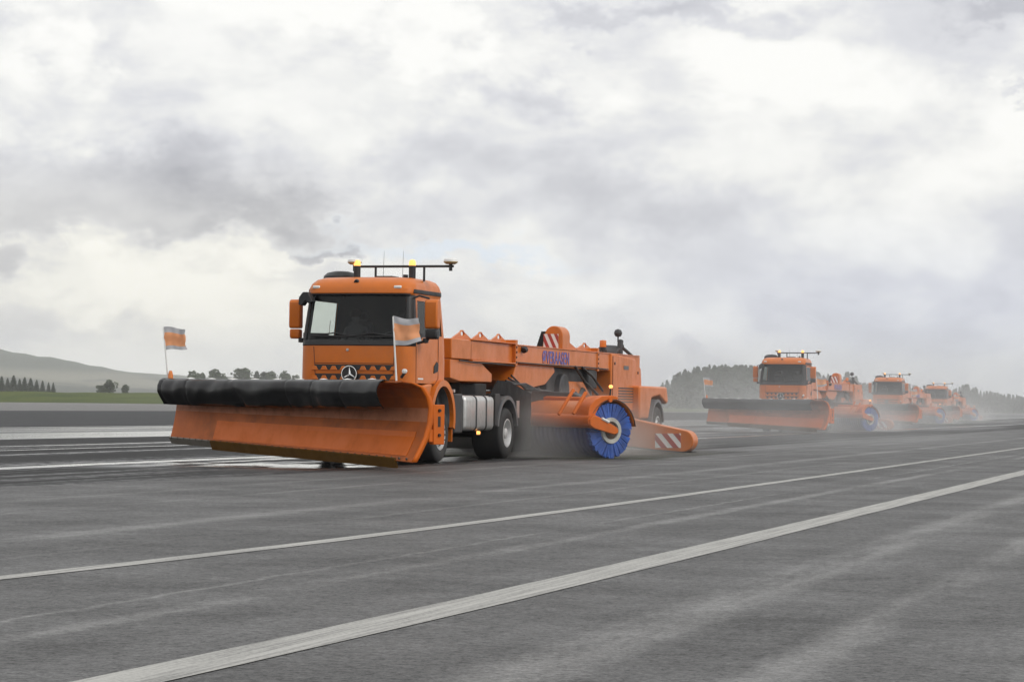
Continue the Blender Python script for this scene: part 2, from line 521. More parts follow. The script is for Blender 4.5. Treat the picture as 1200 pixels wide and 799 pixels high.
    N.put(b.inputs['Strength'], N.m('SUBTRACT', 0.75, N.m('MULTIPLY', N.m('MULTIPLY', wet, film), 0.72)))
    N.l.new(N.m('ADD', gr, N.m('MULTIPLY', vo.outputs['Distance'], 0.6)), b.inputs['Height'])
    N.l.new(b.outputs[0], p.inputs['Normal'])
    return m


def paint_mat():
    m = bpy.data.materials.new('worn_white_paint')
    m.use_nodes = True
    N = NT(m.node_tree)
    p = m.node_tree.nodes['Principled BSDF']
    tcn = N.node('ShaderNodeTexCoord').outputs['Object']
    sp = N.node('ShaderNodeSeparateXYZ')
    N.l.new(tcn, sp.inputs[0])
    st = N.noise(N.comb(N.m('MULTIPLY', sp.outputs[0], 30.0), N.m('MULTIPLY', sp.outputs[1], 0.5)), 1.0, 4, 0.6)
    gr = N.noise(tcn, 45.0, 4, 0.7)
    v = N.m('ADD', N.m('MULTIPLY', st, 0.55), N.m('MULTIPLY', gr, 0.45))
    N.put(p.inputs['Base Color'], N.mix(N.rng(v, 0.36, 0.60), (0.15, 0.147, 0.138, 1), (0.40, 0.395, 0.37, 1)))
    p.inputs['Roughness'].default_value = 0.55
    b = N.node('ShaderNodeBump')
    b.inputs['Distance'].default_value = 0.004
    b.inputs['Strength'].default_value = 0.6
    N.l.new(gr, b.inputs['Height'])
    N.l.new(b.outputs[0], p.inputs['Normal'])
    return m


def grass_mat():
    m = bpy.data.materials.new('short_grass')
    m.use_nodes = True
    N = NT(m.node_tree)
    p = m.node_tree.nodes['Principled BSDF']
    tcn = N.node('ShaderNodeTexCoord').outputs['Object']
    a = N.noise(tcn, 0.05, 6, 0.65)
    b_ = N.noise(tcn, 0.9, 5, 0.7)
    v = N.m('ADD', N.m('MULTIPLY', a, 0.6), N.m('MULTIPLY', b_, 0.4))
    N.put(p.inputs['Base Color'], N.mix(N.rng(v, 0.35, 0.65), (0.028, 0.050, 0.004, 1), (0.080, 0.100, 0.010, 1)))
    p.inputs['Roughness'].default_value = 0.95
    p.inputs['Specular IOR Level'].default_value = 0.1
    return m


M['tarmac'] = tarmac_mat()
M['paint'] = paint_mat()
M['grass'] = grass_mat()


def gpt(px, py):
    d = at(px, py, 100) - Vector((0, 0, CAMH))
    t = -CAMH / d.z
    return Vector((0, 0, CAMH)) + d * t


# grass sheet to the horizon, rising to a low bank on the left
def bank(px, Z):
    hb = 3.1 * (1 - max(0, min(1, (px - 250) / 450)))
    t = max(0, min(1, (Z - 600) / 180))
    t = t * t * (3 - 2 * t)
    return -0.06 + hb * t + (0.5 * noise.noise(Vector((px * 0.02, Z * 0.004, 0))) * t if hb > 0 else 0)


b = MB()
rows = []
for Z in (-3000, -300, 2, 60, 200, 400, 560, 600, 620, 640, 660, 680, 700, 720, 750, 780, 820, 900, 1100, 1500, 2300, 4000, 8000, 20000):
    row = []
    for px in list(range(-3000, -200, 400)) + list(range(-200, 1600, 20)) + list(range(1600, 4400, 400)):
        zz = max(abs(Z), 600)
        row.append(((px - 600) * zz / F * (1 if Z > 0 else 1), Z, bank(px, Z) if Z > 500 else -0.06))
    rows.append(row)
b.grid(rows)
tag(b.build('grass_field', M['grass'], smooth=60), kind='structure')

# tarmac sheet (far edge laid where the photograph's grass begins), in the runway frame
Minv = Matrix.Rotation(TH, 4, 'Z')
b = MB()
far = []
for px, py in ((-500, 470.0), (-200, 470.2), (0, 471.2), (190, 472.8), (400, 475.8), (600, 479.2), (800, 482.0), (1000, 483.3), (1190, 484.2), (1300, 484.9), (1500, 486.8), (2200, 496)):
    far.append(gpt(px, py))
near = [(-160, -60), (-120, -60), (-80, -60), (-40, -60), (-20, -60), (0, -60), (20, -60), (40, -60), (60, -60), (80, -60), (110, -60), (160, -60)]
rows = []
for k in range(13):
    t = (k / 12.0) ** 2
    rows.append([Minv @ (Vector((nx, ny, 0)).lerp(fp, t)) for (nx, ny), fp in zip(near, far)])
b.grid(rows)
tar = b.build('runway', M['tarmac'], smooth=0)
tar.rotation_euler = (0, 0, -TH)
tag(tar, kind='structure')
for nm, c0, c1, lab in (('lane_marking', -4.50, -4.16, 'wide'), ('lane_marking', -7.28, -7.09, 'narrow')):
    b = MB()
    ss = [-20 + 4 * i for i in range(6)] + [3 + 1.0 * i for i in range(42)] + [46 + 4 * i for i in range(64)]
    rr = []
    for s in ss:
        j0 = 0.012 * noise.noise(Vector((s * 0.7, c0, 0)))
        j1 = 0.012 * noise.noise(Vector((s * 0.7, c1, 5)))
        # both painted lines swing slightly towards the left of the runway at their near end
        sw = 0.54 * math.exp(-(max(s, 7) - 14) / 6) if lab == 'narrow' else 0.13 * math.exp(-(max(s, 5) - 9.2) / 4)
        rr.append([(c0 + j0 - sw, s, 0.004), (c1 + j1 - sw, s, 0.004)])
    b.grid(rr)
    o = b.build(nm, M['paint'], smooth=0)
    o.rotation_euler = (0, 0, -TH)
    tag(o, kind='structure')

# ------------------------------------------------------------------ hills far to the left
def hill_mat():
    m = bpy.data.materials.new('hillside')
    m.use_nodes = True
    N = NT(m.node_tree)
    p = m.node_tree.nodes['Principled BSDF']
    tcn = N.node('ShaderNodeTexCoord').outputs['Object']
    mp = N.node('ShaderNodeMapping')
    mp.inputs['Scale'].default_value = (1, 0.5, 3.0)
    N.l.new(tcn, mp.inputs[0])
    a = N.noise(mp.outputs[0], 0.0032, 7, 0.62)
    c1 = N.mix(N.rng(a, 0.47, 0.53), (0.035, 0.042, 0.036, 1), (0.155, 0.15, 0.115, 1))
    sp = N.node('ShaderNodeSeparateXYZ')
    N.l.new(tcn, sp.inputs[0])
    hi = N.rng(N.m('ADD', sp.outputs[2], N.m('MULTIPLY', a, 30)), 55, 75)
    N.put(p.inputs['Base Color'], N.mix(hi, c1, (0.03, 0.042, 0.03, 1)))
    p.inputs['Roughness'].default_value = 1.0
    return m


def interp(tab, x):
    for (a, va), (b_, vb) in zip(tab, tab[1:]):
        if x <= b_:
            t = max(0, (x - a) / (b_ - a))
            t = t * t * (3 - 2 * t) * 0.5 + t * 0.5
            return va + (vb - va) * t
    return tab[-1][1]


M['hill'] = hill_mat()
top = [(-900, 436), (-400, 404), (-150, 406), (0, 415), (40, 419), (80, 427), (120, 432), (180, 439), (240, 443), (330, 446), (450, 455), (650, 462), (900, 474)]
b = MB()
rows = []
Zs = [2600, 2900, 3300, 3700, 4100, 4500, 4800, 5200, 6000, 6500]
pr = [0, 0.10, 0.22, 0.38, 0.50, 0.78, 0.94, 1.0, 0.6, 0.0]
for Z, k in zip(Zs, pr):
    row = []
    for px in range(-900, 901, 15):
        hz = 465.3 + 0.013 * px
        H = max(0, hz - interp(top, px)) * 5200 / F
        n = noise.fractal(Vector((px * 0.011, Z * 0.0016, 0)), 1.0, 2.0, 5)
        row.append(((px - 600) * Z / F, Z, -0.3 + H * k * (1 + 0.22 * n * (1 if k < 0.95 else 0.25)) + 3 * n * k))
    rows.append(row)
b.grid(rows)
tag(b.build('hills', M['hill'], smooth=60), kind='structure')

# ------------------------------------------------------------------ trees
def leaf_mat(name, a, c):
    m = bpy.data.materials.new(name)
    m.use_nodes = True
    N = NT(m.node_tree)
    p = m.node_tree.nodes['Principled BSDF']
    tcn = N.node('ShaderNodeTexCoord').outputs['Object']
    v = N.noise(tcn, 1.2, 4, 0.7)
    N.put(p.inputs['Base Color'], N.mix(N.rng(v, 0.3, 0.7), (*a, 1), (*c, 1)))
    p.inputs['Roughness'].default_value = 0.9
    p.inputs['Specular IOR Level'].default_value = 0.2
    return m


M['needle'] = leaf_mat('conifer_needles', (0.022, 0.036, 0.020), (0.050, 0.070, 0.036))
M['leaf'] = leaf_mat('broad_leaves', (0.035, 0.055, 0.022), (0.080, 0.105, 0.042))
M['bark'] = mat('bark', (0.07, 0.055, 0.045), 0.95)


def crown_mesh(kind, rnd, n):
    b = MB()
    for i in range(n):
        if kind == 'conifer':
            t = rnd.random() ** 0.75
            z = 0.08 + 0.92 * t
            layer = 0.75 + 0.25 * math.cos(z * 52)
            rmax = (1.02 - z) ** 0.8 * 0.25 * layer + 0.008
            r = rmax * (0.35 + 0.65 * rnd.random())
            a = rnd.random() * 6.283
            c = Vector((r * math.cos(a), r * math.sin(a), z - 0.15 * r))
            s = 0.055 * (1.2 - z) + 0.015
        else:
            lobes = LOB
            lc, lr = lobes[rnd.randrange(len(lobes))]
            d = Vector((rnd.gauss(0, 1), rnd.gauss(0, 1), rnd.gauss(0, 1))).normalized() * lr * (0.6 + 0.45 * rnd.random())
            c = lc + d
            s = 0.045
            if c.z < 0.04:
                c.z = 0.05
        u = Vector((rnd.gauss(0, 1), rnd.gauss(0, 1), rnd.gauss(0, 0.6))).normalized()
        w = u.cross(Vector((rnd.gauss(0, 1), rnd.gauss(0, 1), rnd.gauss(0, 1)))).normalized()
        s *= 0.7 + 0.7 * rnd.random()
        b.add([c + u * s, c + w * s * 0.6, c - u * s, c - w * s * 0.6], [(0, 1, 2, 3)])
    return b


LOB = []
TREES = {}
for kind, k in (('conifer', 3), ('round', 3)):
    for j in range(k):
        rnd = random.Random(40 + j + (10 if kind == 'round' else 0))
        LOB = []
        for q in range(9):
            a = rnd.random() * 6.283
            rr_ = 0.24 * rnd.random()
            LOB.append((Vector((rr_ * math.cos(a), rr_ * math.sin(a), 0.16 + 0.62 * rnd.random())), 0.13 + 0.09 * rnd.random()))
        LOB.append((Vector((0, 0, 0.82)), 0.14))
        LOB.append((Vector((0, 0, 0.5)), 0.26))
        mb = crown_mesh(kind, rnd, 1300)
        o = mb.build('crown', M['needle'] if kind == 'conifer' else M['leaf'], None, smooth=0, fixn=False)
        t = MB().tube([(0, 0, -0.02), (0.004, 0, 0.3), (0, 0.003, 0.88 if kind == 'conifer' else 0.6)], [0.022, 0.016, 0.004], 7)
        if kind == 'round':
            for q in range(5):
                a = q * 1.3
                t.tube([(0, 0, 0.3 + 0.04 * q), (0.18 * math.cos(a), 0.18 * math.sin(a), 0.55 + 0.05 * q)], [0.010, 0.003], 5)
        tr = t.build('trunk', M['bark'], None, smooth=0)
        TREES[(kind, j)] = (o.data, tr.data)
        bpy.data.objects.remove(o)
        bpy.data.objects.remove(tr)


def tree(kind, j, px, ptop, Z, label, name, cat, group=None, wide=1.0, base=None):
    """a tree whose top shows at (px, ptop) when it stands Z metres off"""
    P = at(px, ptop, Z)
    gz = bank(px, Z) if base is None else base
    H = P.z - gz
    e = empty(name, (P.x, P.y, gz), rz=random.random() * 6.28)
    cme, tme = TREES[(kind, j)]
    for nm, me in (('crown', cme), ('trunk', tme)):
        o = bpy.data.objects.new(nm, me)
        col.objects.link(o)
        o.parent = e
    e.scale = (H * wide * 1.35, H * wide * 1.35, H)
    tag(e, label, cat, group)
    return e


# conifer row far left
spec = [(-6, 438, 1.1), (2, 441, 1.0), (9, 443, .9), (16, 440, 1.1), (23, 444, .9), (29, 442, 1.0), (36, 443, 1.0), (43, 445, .9), (50, 446, .9), (57, 448, .8)]
ordn = ['outermost at the frame edge', 'second', 'third', 'fourth', 'fifth', 'sixth', 'seventh', 'eighth', 'ninth', 'last']
for i, (px, y, w) in enumerate(spec):
    if i == 0:
        continue
    tree('conifer', i % 3, px, y, 1250 + 12 * (i % 4), 'dark spruce in the far left row, %s tree counted from the left edge' % ['', 'first', 'second', 'third', 'fourth', 'fifth', 'sixth', 'seventh', 'eighth', 'ninth and shortest'][i], 'spruce_tree', 'tree', 'spruces in the far left row', w)
tree('conifer', 1, 62.5, 448, 1210, 'slim dark spruce standing alone right of the far left row', 'spruce_tree', 'tree', None, 0.8)
tree('round', 0, 128, 444, 1050, 'broad bushy dark tree alone on the grass below the hill', 'broadleaf_tree', 'tree', None, 1.15)
tree('round', 1, 119, 451, 1040, 'low bush leaning on the left side of the broad bushy tree', 'bush', 'bush', None, 1.2)
tree('round', 2, 147, 450, 1040, 'smaller bush just right of the broad bushy tree', 'bush', 'bush', None, 1.15)
spec = [(226, 433, 'round', .8, 'dark leafy tree above the plow, nearest to the left flag'),
        (237, 436, 'round', .7, 'shorter leafy tree second from the left flag above the plow'),
        (251, 431, 'round', .95, 'wide rounded tree above the plow between two gaps'),
        (264, 440, 'round', .7, 'low shrubby tree in the dip right of the wide rounded tree'),
        (287, 430, 'round', .85, 'tallest pointed tree above the middle of the left plow half'),
        (301, 435, 'conifer', 1.2, 'narrow spruce right beside the tallest pointed tree above the plow'),
        (309, 436, 'conifer', 1.2, 'second narrow spruce right of the tallest pointed tree'),
        (318, 434, 'round', .85, 'rounded tree above the plow with a spruce on its left'),
        (333, 433, 'round', .7, 'cone shaped leafy tree above the plow left of the truck mirror'),
        (347, 438, 'round', .8, 'low tree just left of the nearest orange cab')]
for i, (px, y, k, w, lab) in enumerate(spec):
    tree(k, i % 3, px, y, 1500 + 14 * (i % 3), lab, 'spruce_tree' if k == 'conifer' else 'broadleaf_tree', 'tree', 'trees showing above the nearest plow', w)
tree('conifer', 0, 993, 436, 800, 'tall pointed spruce standing out of the wood behind the second truck', 'spruce_tree', 'tree', None, 1.0, base=0)
tree('conifer', 2, 1003, 441, 800, 'slender spruce right of the tall pointed one behind the second truck', 'spruce_tree', 'tree', None, 0.9, base=0)
# the far wood: one mass of many trees
b = MB()
wood_top = [(765, 466), (780, 447), (800, 436), (815, 431), (840, 430), (880, 430), (905, 433), (950, 436), (985, 444), (1010, 450), (1040, 454), (1070, 452), (1100, 456), (1118, 458), (1130, 452), (1140, 453), (1150, 459), (1180, 463), (1210, 467), (1300, 474), (1500, 478)]
rnd = random.Random(5)
tmpl = {k: ([Vector(v.co) for v in TREES[k][0].vertices], [tuple(p.vertices) for p in TREES[k][0].polygons]) for k in TREES}
keys = list(tmpl)
for i in range(640):
    px = 768 + 560 * rnd.random()
    Z = 880 + 260 * rnd.random()
    hz = 465.3 + 0.013 * px
    yt = interp(wood_top, px) + 8 * (rnd.random() ** 1.2) - 3.0 + (Z - 900) * 0.006
    H = (hz - yt) * Z / F + CAMH
    if H < 2:
        continue
    k = keys[rnd.randrange(3)] if rnd.random() < 0.88 else keys[3 + rnd.randrange(3)]
    vs, fs = tmpl[k]
    a = rnd.random() * 6.28
    ca, sa = math.cos(a), math.sin(a)
    X = (px - 600) * Z / F
    wd = H * (0.75 + 0.4 * rnd.random())
    fs2 = fs[::2]
    b.add([(X + (v.x * ca - v.y * sa) * wd, Z + (v.x * sa + v.y * ca) * wd, v.z * H - 0.05) for v in vs], fs2)
o = b.build('far_wood', M['needle'], smooth=0, fixn=False)
tag(o, 'far grey green wood behind the convoy on the right', 'wood', kind='stuff')

# ------------------------------------------------------------------ the snow clearing truck
# local frame: +X = the truck's left side (right in the picture), +Y = backwards, Z up, origin under the front axle
ORIG = Vector((-2.534, 48.749, 0))
T = empty('snow_sweeper_truck', ORIG, -TH)

# ---- cab shell, lofted through levels with rounded corners
LV = [  # z, half width, front y, back y, front corner radius, back corner radius
    (1.05, 1.14, -1.56, 0.40, 0.22, 0.05),
    (1.52, 1.15, -1.60, 0.42, 0.26, 0.06),
    (1.95, 1.15, -1.61, 0.42, 0.28, 0.06),
    (2.22, 1.145, -1.61, 0.42, 0.28, 0.07),
    (2.45, 1.135, -1.575, 0.42, 0.28, 0.08),
    (3.10, 1.075, -1.465, 0.41, 0.26, 0.09),
    (3.20, 1.065, -1.440, 0.41, 0.26, 0.10),
    (3.235, 1.080, -1.475, 0.41, 0.27, 0.11),
    (3.32, 1.085, -1.465, 0.40, 0.28, 0.12),
    (3.42, 1.060, -1.400, 0.385, 0.30, 0.14),
    (3.50, 1.000, -1.280, 0.35, 0.30, 0.14),
    (3.545, 0.90, -1.120, 0.28, 0.28, 0.14),
    (3.565, 0.70, -0.850, 0.10, 0.25, 0.12),
]
XF = [-1.0, -0.82, -0.55, -0.28, 0.0, 0.28, 0.55, 0.82, 1.0]      # fractions across the flat front
YS = [0.0, 0.07, 0.36, 0.70, 0.93, 1.0]                            # fractions down each side


def level(lv, off=0.0):
    z, w, f, bk, rf, rb = lv
    w -= off
    f += off
    bk -= off
    pts = []
    NC = 5
    # left side back -> front
    side = [(-w, bk - rb + (f + rf - bk + rb) * (1 - t)) for t in reversed(YS)]
    side = [(-w, (bk - rb) + ((f + rf) - (bk - rb)) * t) for t in YS]
    pts += side
    for k in range(1, NC):
        a = math.pi / 2 * k / NC
        pts.append((-w + rf - rf * math.cos(a), f + rf - rf * math.sin(a)))
    for q in XF:
        pts.append((q * (w - rf), f - 0.05 * (1 - q * q)))
    for k in range(1, NC):
        a = math.pi / 2 * (1 - k / NC)
        pts.append((w - rf + rf * math.cos(a), f + rf - rf * math.sin(a)))
    pts += [(w, (bk - rb) + ((f + rf) - (bk - rb)) * t) for t in reversed(YS)]
    for k in range(1, 3):
        a = math.pi / 2 * k / 3
        pts.append((w - rb + rb * math.cos(a), bk - rb + rb * math.sin(a)))
    for q in (1, 0.33, -0.33, -1):
        pts.append((q * (w - rb), bk))
    for k in range(1, 3):
        a = math.pi / 2 * (1 - k / 3)
        pts.append((-w + rb - rb * math.cos(a), bk - rb + rb * math.sin(a)))
    return [Vector((x, y, z)) for x, y in pts]


NP = len(level(LV[0]))
i_ls = 0                       # left side starts
i_fr = len(YS) + 4             # first front point
i_fe = i_fr + len(XF) - 1      # last front point
i_rs = i_fe + 5                # right side, front end


def ring_faces(loops, skip):
    vs, fs = [], []
    n = len(loops[0])
    for L in loops:
        vs += L
    for i in range(len(loops) - 1):
        for k in range(n):
            if skip(i, k):
                continue
            fs.append((i * n + k, i * n + (k + 1) % n, (i + 1) * n + (k + 1) % n, (i + 1) * n + k))
    return vs, fs


# window openings: levels 3..5 (z 2.22-3.20) across the front; sides z 2.45-3.10
def skip_cab(i, k):
    if i == 0:
        return True
    if 3 <= i <= 5 and i_fr - 2 <= k <= i_fe + 1:
        return True
    if i == 4 and (k in (i_ls + 2, i_ls + 3, i_ls + 1) or k in (i_rs + 1, i_rs + 2, i_rs + 3)):
        return True
    return False


loops = [level(l) for l in LV]
vs, fs = ring_faces(loops, skip_cab)
b = MB().add(vs, fs)
b.add(loops[-1], [tuple(range(NP))])
b.add(loops[1], [tuple(range(NP - 1, -1, -1))])
cab = b.build('cab', M['orange'], T, smooth=30)
cab.data.materials.clear()
cab.data.materials.append(M['orange'])
# inner lining
loops_i = [level(l, 0.045) for l in LV[:-3]]
vs, fs = ring_faces(loops_i, skip_cab)
b = MB().add(vs, [tuple(reversed(q)) for q in fs])
b.add(loops_i[-1], [tuple(range(NP))])
b.build('lining', M['interior'], cab, smooth=30, fixn=False)
# windscreen and side windows
b = MB()
wl = [level(l, 0.012) for l in LV[3:7]]
b.grid([[wl[i][k] for k in range(i_fr - 2, i_fe + 3)] for i in range(4)])
b.build('windscreen', M['glass'], cab, smooth=60)
for sgn in (0, 1):
    ks = range(i_ls + 1, i_ls + 5) if sgn == 0 else range(i_rs + 1, i_rs + 5)
    b = MB().grid([[level(l, 0.012)[k] for k in ks] for l in LV[4:6]])
    b.build('side_window', M['glass'], cab, smooth=60)
# black surround of the windscreen: pillars, bottom band
def patch(b, k0, k1, l0, l1, out, mi=0, n=5):
    """a patch of the cab skin between fractional level indices, pushed outwards"""
    rows = []
    for j in range(n + 1):
        q = l0 + (l1 - l0) * j / n
        i = min(int(q), len(LV) - 2)
        t = q - i
        lv = tuple(a + (c - a) * t for a, c in zip(LV[i], LV[i + 1]))
        rows.append([level(lv, -out)[k] for k in range(k0, k1 + 1)])
    b.grid(rows, mi)


b = MB()
patch(b, i_fr - 5, i_fr - 2, 3.0, 6.05, 0.006)
patch(b, i_fe + 2, i_fe + 5, 3.0, 6.05, 0.006)
patch(b, i_fr - 3, i_fe + 3, 5.9, 6.6, 0.004)
# stripe running back over the side door
patch(b, i_fe + 4, i_rs + 5, 7.0, 7.9, 0.008)
patch(b, 0, i_ls + 6, 7.0, 7.9, 0.008)
b.build('window_surround', M['black'], cab, smooth=40, solid=0.02)
# lower windscreen band, wipers
b = MB()
for i in range(1):
    patch(b, i_fr - 3, i_fe + 3, 3.02, 3.45, 0.008)
b.build('cowl', M['black'], cab, smooth=60, solid=0.015)
for x0, x1 in ((-0.85, 0.05), (-0.1, 0.85)):
    b = MB()
    b.tube([(x0, -1.66, 2.40), ((x0 + x1) / 2, -1.665, 2.46), (x1, -1.655, 2.40), (x1 + 0.1, -1.66, 2.28)], 0.014, 6)
    b.box(x0 - 0.02, x1, -1.663, -1.643, 2.385, 2.415)
    b.build('wiper', M['black'], cab)
# interior: dashboard, seats
MB().box(-1.0, 1.0, -1.42, -1.02, 1.7, 2.34).build('dashboard', M['interior'], cab, bevel=0.05)
for x in (-0.42, 0.48):
    b = MB()
    b.box(x - 0.26, x + 0.26, -0.72, -0.2, 1.75, 2.0)
    b.box(x - 0.25, x + 0.25, -0.22, -0.06, 1.95, 2.72)
    b.box(x - 0.14, x + 0.14, -0.20, -0.08, 2.74, 2.92)
    b.build('seat', M['seat'], cab, bevel=0.05)
b = MB()
b.tube([(0.48 + 0.21 * math.cos(a), -0.98 + 0.11 * math.sin(a), 2.32 + 0.18 * math.sin(a)) for a in [k * math.pi / 10 for k in range(21)]], 0.016, 6)
b.build('steering_wheel', M['interior'], cab)

# front face: bonnet seam, grille rows of teeth, badge
def fy(x, z):
    """y of the cab skin on the front at x, z"""
    i = max(k for k in range(len(LV) - 1) if LV[k][0] <= z)
    t = (z - LV[i][0]) / (LV[i + 1][0] - LV[i][0])
    lv = tuple(a + (c - a) * t for a, c in zip(LV[i], LV[i + 1]))
    w = lv[1] - lv[4]
    q = max(-1, min(1, x / w))
    y = lv[2] - 0.05 * (1 - q * q)
    if abs(x) > w:
        d = abs(x) - w
        y += lv[4] - math.sqrt(max(0, lv[4] ** 2 - d * d))
    return y


gr = MB()
for z0, z1 in ((1.755, 1.86), (1.575, 1.685), (1.40, 1.50)):
    xs = [-0.80 + 1.60 * k / 16 for k in range(17)]
    gr.grid([[(x, fy(x, z) - 0.006, z) for x in xs] for z in (z0, z1)])
g_o = gr.build('grille', M['black'], T, smooth=0, solid=0.01)
for z0, z1 in ((1.755, 1.835), (1.575, 1.655)):
    for k in range(9):
        x = -0.80 + 0.2 * k
        if abs(x) < 0.17:
            continue
        y = fy(x, z0) - 0.016
        h = 0.075
        th = MB()
        th.prism([(x - 0.075, z0 - 0.002), (x + 0.075, z0 - 0.002), (x + 0.03, z0 + h), (x - 0.03, z0 + h)], 'y', y - 0.012, y + 0.012)
        th.build('grille_tooth', M['orange'], g_o, bevel=0.005)

bd = MB()
cy_ = fy(0, 1.68) - 0.03
bd.lathe([(0, -0.02), (0.150, -0.02), (0.154, 0.0), (0.150, 0.05)], (-0.06, cy_, 1.68), (0, 1, 0), 28)
badge = bd.build('badge', M['black'], T)
bd = MB()
bd.lathe([(0.144, -0.045), (0.157, -0.045), (0.160, -0.02), (0.144, -0.02), (0.144, -0.045)], (-0.06, cy_, 1.68), (0, 1, 0), 32)
for k in range(3):
    a = math.pi / 2 + k * 2 * math.pi / 3
    tip = (-0.06 + 0.146 * math.cos(a), 1.68 + 0.146 * math.sin(a))
    l_ = (-0.06 + 0.030 * math.cos(a + math.pi / 3), 1.68 + 0.030 * math.sin(a + math.pi / 3))
    r_ = (-0.06 + 0.030 * math.cos(a - math.pi / 3), 1.68 + 0.030 * math.sin(a - math.pi / 3))
    ctr = (-0.06, 1.68)
    c3 = Vector((ctr[0], cy_ - 0.05, ctr[1]))
    t3 = Vector((tip[0], cy_ - 0.035, tip[1]))
    l3 = Vector((l_[0], cy_ - 0.02, l_[1]))
    r3 = Vector((r_[0], cy_ - 0.02, r_[1]))
    bd.add([c3, t3, l3, r3], [(0, 1, 2), (0, 3, 1), (2, 1, 3), (0, 2, 3)])
bd.build('badge_star', M['chrome'], badge, smooth=10)
# round lock on the bonnet, seams
b = MB()
b.lathe([(0, -0.02), (0.025, -0.02), (0.03, 0.01)], (-0.12, fy(-.12, 2.14) - 0.004, 2.14), (0, 1, 0), 12)
b.build('bonnet_lock', M['steel'], cab)
b = MB()
for sx in (-1, 1):
    x0 = 0.80 * sx
    pts = [(x0 + 0.03 * sx, 2.2), (x0 + 0.01 * sx, 1.95), (x0 - 0.01 * sx, 1.6), (x0 - 0.02 * sx, 1.3)]
    b.tube([(x, fy(x, z) - 0.003, z) for x, z in pts], 0.007, 5)
xs = [-0.80 + 0.1 * k for k in range(17)]
b.tube([(x, fy(x, 1.885) - 0.002, 1.885) for x in xs], 0.006, 5)
# door outline on both sides
for sx in (-1, 1):
    X = 1.152 * sx
    b.tube([(X, -1.33, 2.22), (X, -1.33, 1.40)], 0.006, 5)
    b.tube([(X, -0.02, 2.35), (X, -0.02, 1.62), (X, -0.25, 1.5), (X, -1.2, 1.36)], 0.006, 5)
    b.tube([(1.115 * sx, -0.02, 2.75), (X, -0.02, 2.35)], 0.006, 5)
b.build('panel_seam', M['gap'], cab)
# door furniture
for sx in (-1, 1):
    b = MB()
    X = 1.155 * sx
    b.prism([(-0.30, 1.72), (-0.05, 1.76), (-0.03, 1.90), (-0.12, 1.95), (-0.28, 1.86)], 'x', min(X - 0.01 * sx, X + 0.012 * sx), max(X - 0.01 * sx, X + 0.012 * sx))
    b.build('door_handle', M['black'], cab, bevel=0.004)
    b = MB()
    b.prism([(-1.34, 2.30), (-1.08, 2.30), (-1.05, 2.40), (-0.08, 2.44), (-0.08, 2.50), (-1.34, 2.47)], 'x', min(1.128 * sx, 1.162 * sx), max(1.128 * sx, 1.162 * sx))
    b.build('window_seal', M['black'], cab, bevel=0.004)
b = MB()
b.box(1.152, 1.158, -1.22, -0.92, 1.59, 1.62)
b.build('model_plate', M['white'], cab)
# marker lamps in the roof front and horn hole
for x in (-0.86, 0.80):
    b = MB()
    y = fy(x, 3.34) - 0.01
    b.box(x - 0.075, x + 0.075, y - 0.012, y + 0.06, 3.315, 3.375)
    o = b.build('marker_lamp', M['white'], cab, bevel=0.02)
b = MB()
b.lathe([(0, -0.02), (0.045, -0.02), (0.05, 0.03)], (-0.05, fy(0, 3.44), 3.445), (0, 1, 0.4), 12)
b.build('camera_hole', M['black'], cab)

# mirrors
def mirror(sx, X0, X1, Y):
    b = MB()
    xa, xb = min(X0, X1), max(X0, X1)
    b.prism([(Y - 0.10, 2.56), (Y - 0.12, 2.62), (Y - 0.12, 3.06), (Y - 0.07, 3.12), (Y + 0.06, 3.12), (Y + 0.08, 3.06), (Y + 0.08, 2.56)], 'x', xa, xb)
    b.prism([(Y - 0.08, 2.36), (Y - 0.10, 2.42), (Y - 0.10, 2.545), (Y + 0.08, 2.545), (Y + 0.08, 2.36)], 'x', xa + 0.01, xb - 0.01, 1)
    h = b.build('mirror', [M['orange'], M['orange'] if sx < 0 else M['black']], T, bevel=0.03)
    MB().box(xa + 0.02, xb - 0.02, Y + 0.083, Y + 0.09, 2.6, 3.08).build('mirror_glass', M['chrome'], h)
    b = MB()
    xi = X0
    b.tube([(1.03 * sx, -1.30, 3.13), ((1.03 * sx + xi) / 2, Y - 0.02, 3.19), (xi + 0.05 * sx, Y, 3.14), (xi + 0.06 * sx, Y, 3.08)], 0.022, 7)
    b.build('mirror_arm', M['black'], h)
    b = MB()
    b.tube([(1.12 * sx, -1.25, 2.28), (xi + 0.02 * sx, Y, 2.33), (xi + 0.08 * sx, Y, 2.42)], 0.028, 7)
    b.lathe([(0, -0.05), (0.055, -0.04), (0.055, 0.04), (0, 0.05)], (xi, Y - 0.02, 2.33), (0, 0, 1), 10, 0)
    b.build('mirror_arm', M['black'], h)
    return h


mirror(-1, -1.27, -1.50, -1.15)
mirror(1, 1.30, 1.56, -1.20)
# front kerb mirror hanging at the top left of the screen
b = MB()
b.prism([(-1.12, 3.14), (-1.04, 3.24), (-0.94, 3.24), (-0.84, 3.06), (-0.92, 3.02), (-0.99, 3.08), (-1.06, 2.98), (-1.13, 3.0)], 'y', -1.70, -1.50)
b.build('kerb_mirror', M['black'], cab, bevel=0.01)

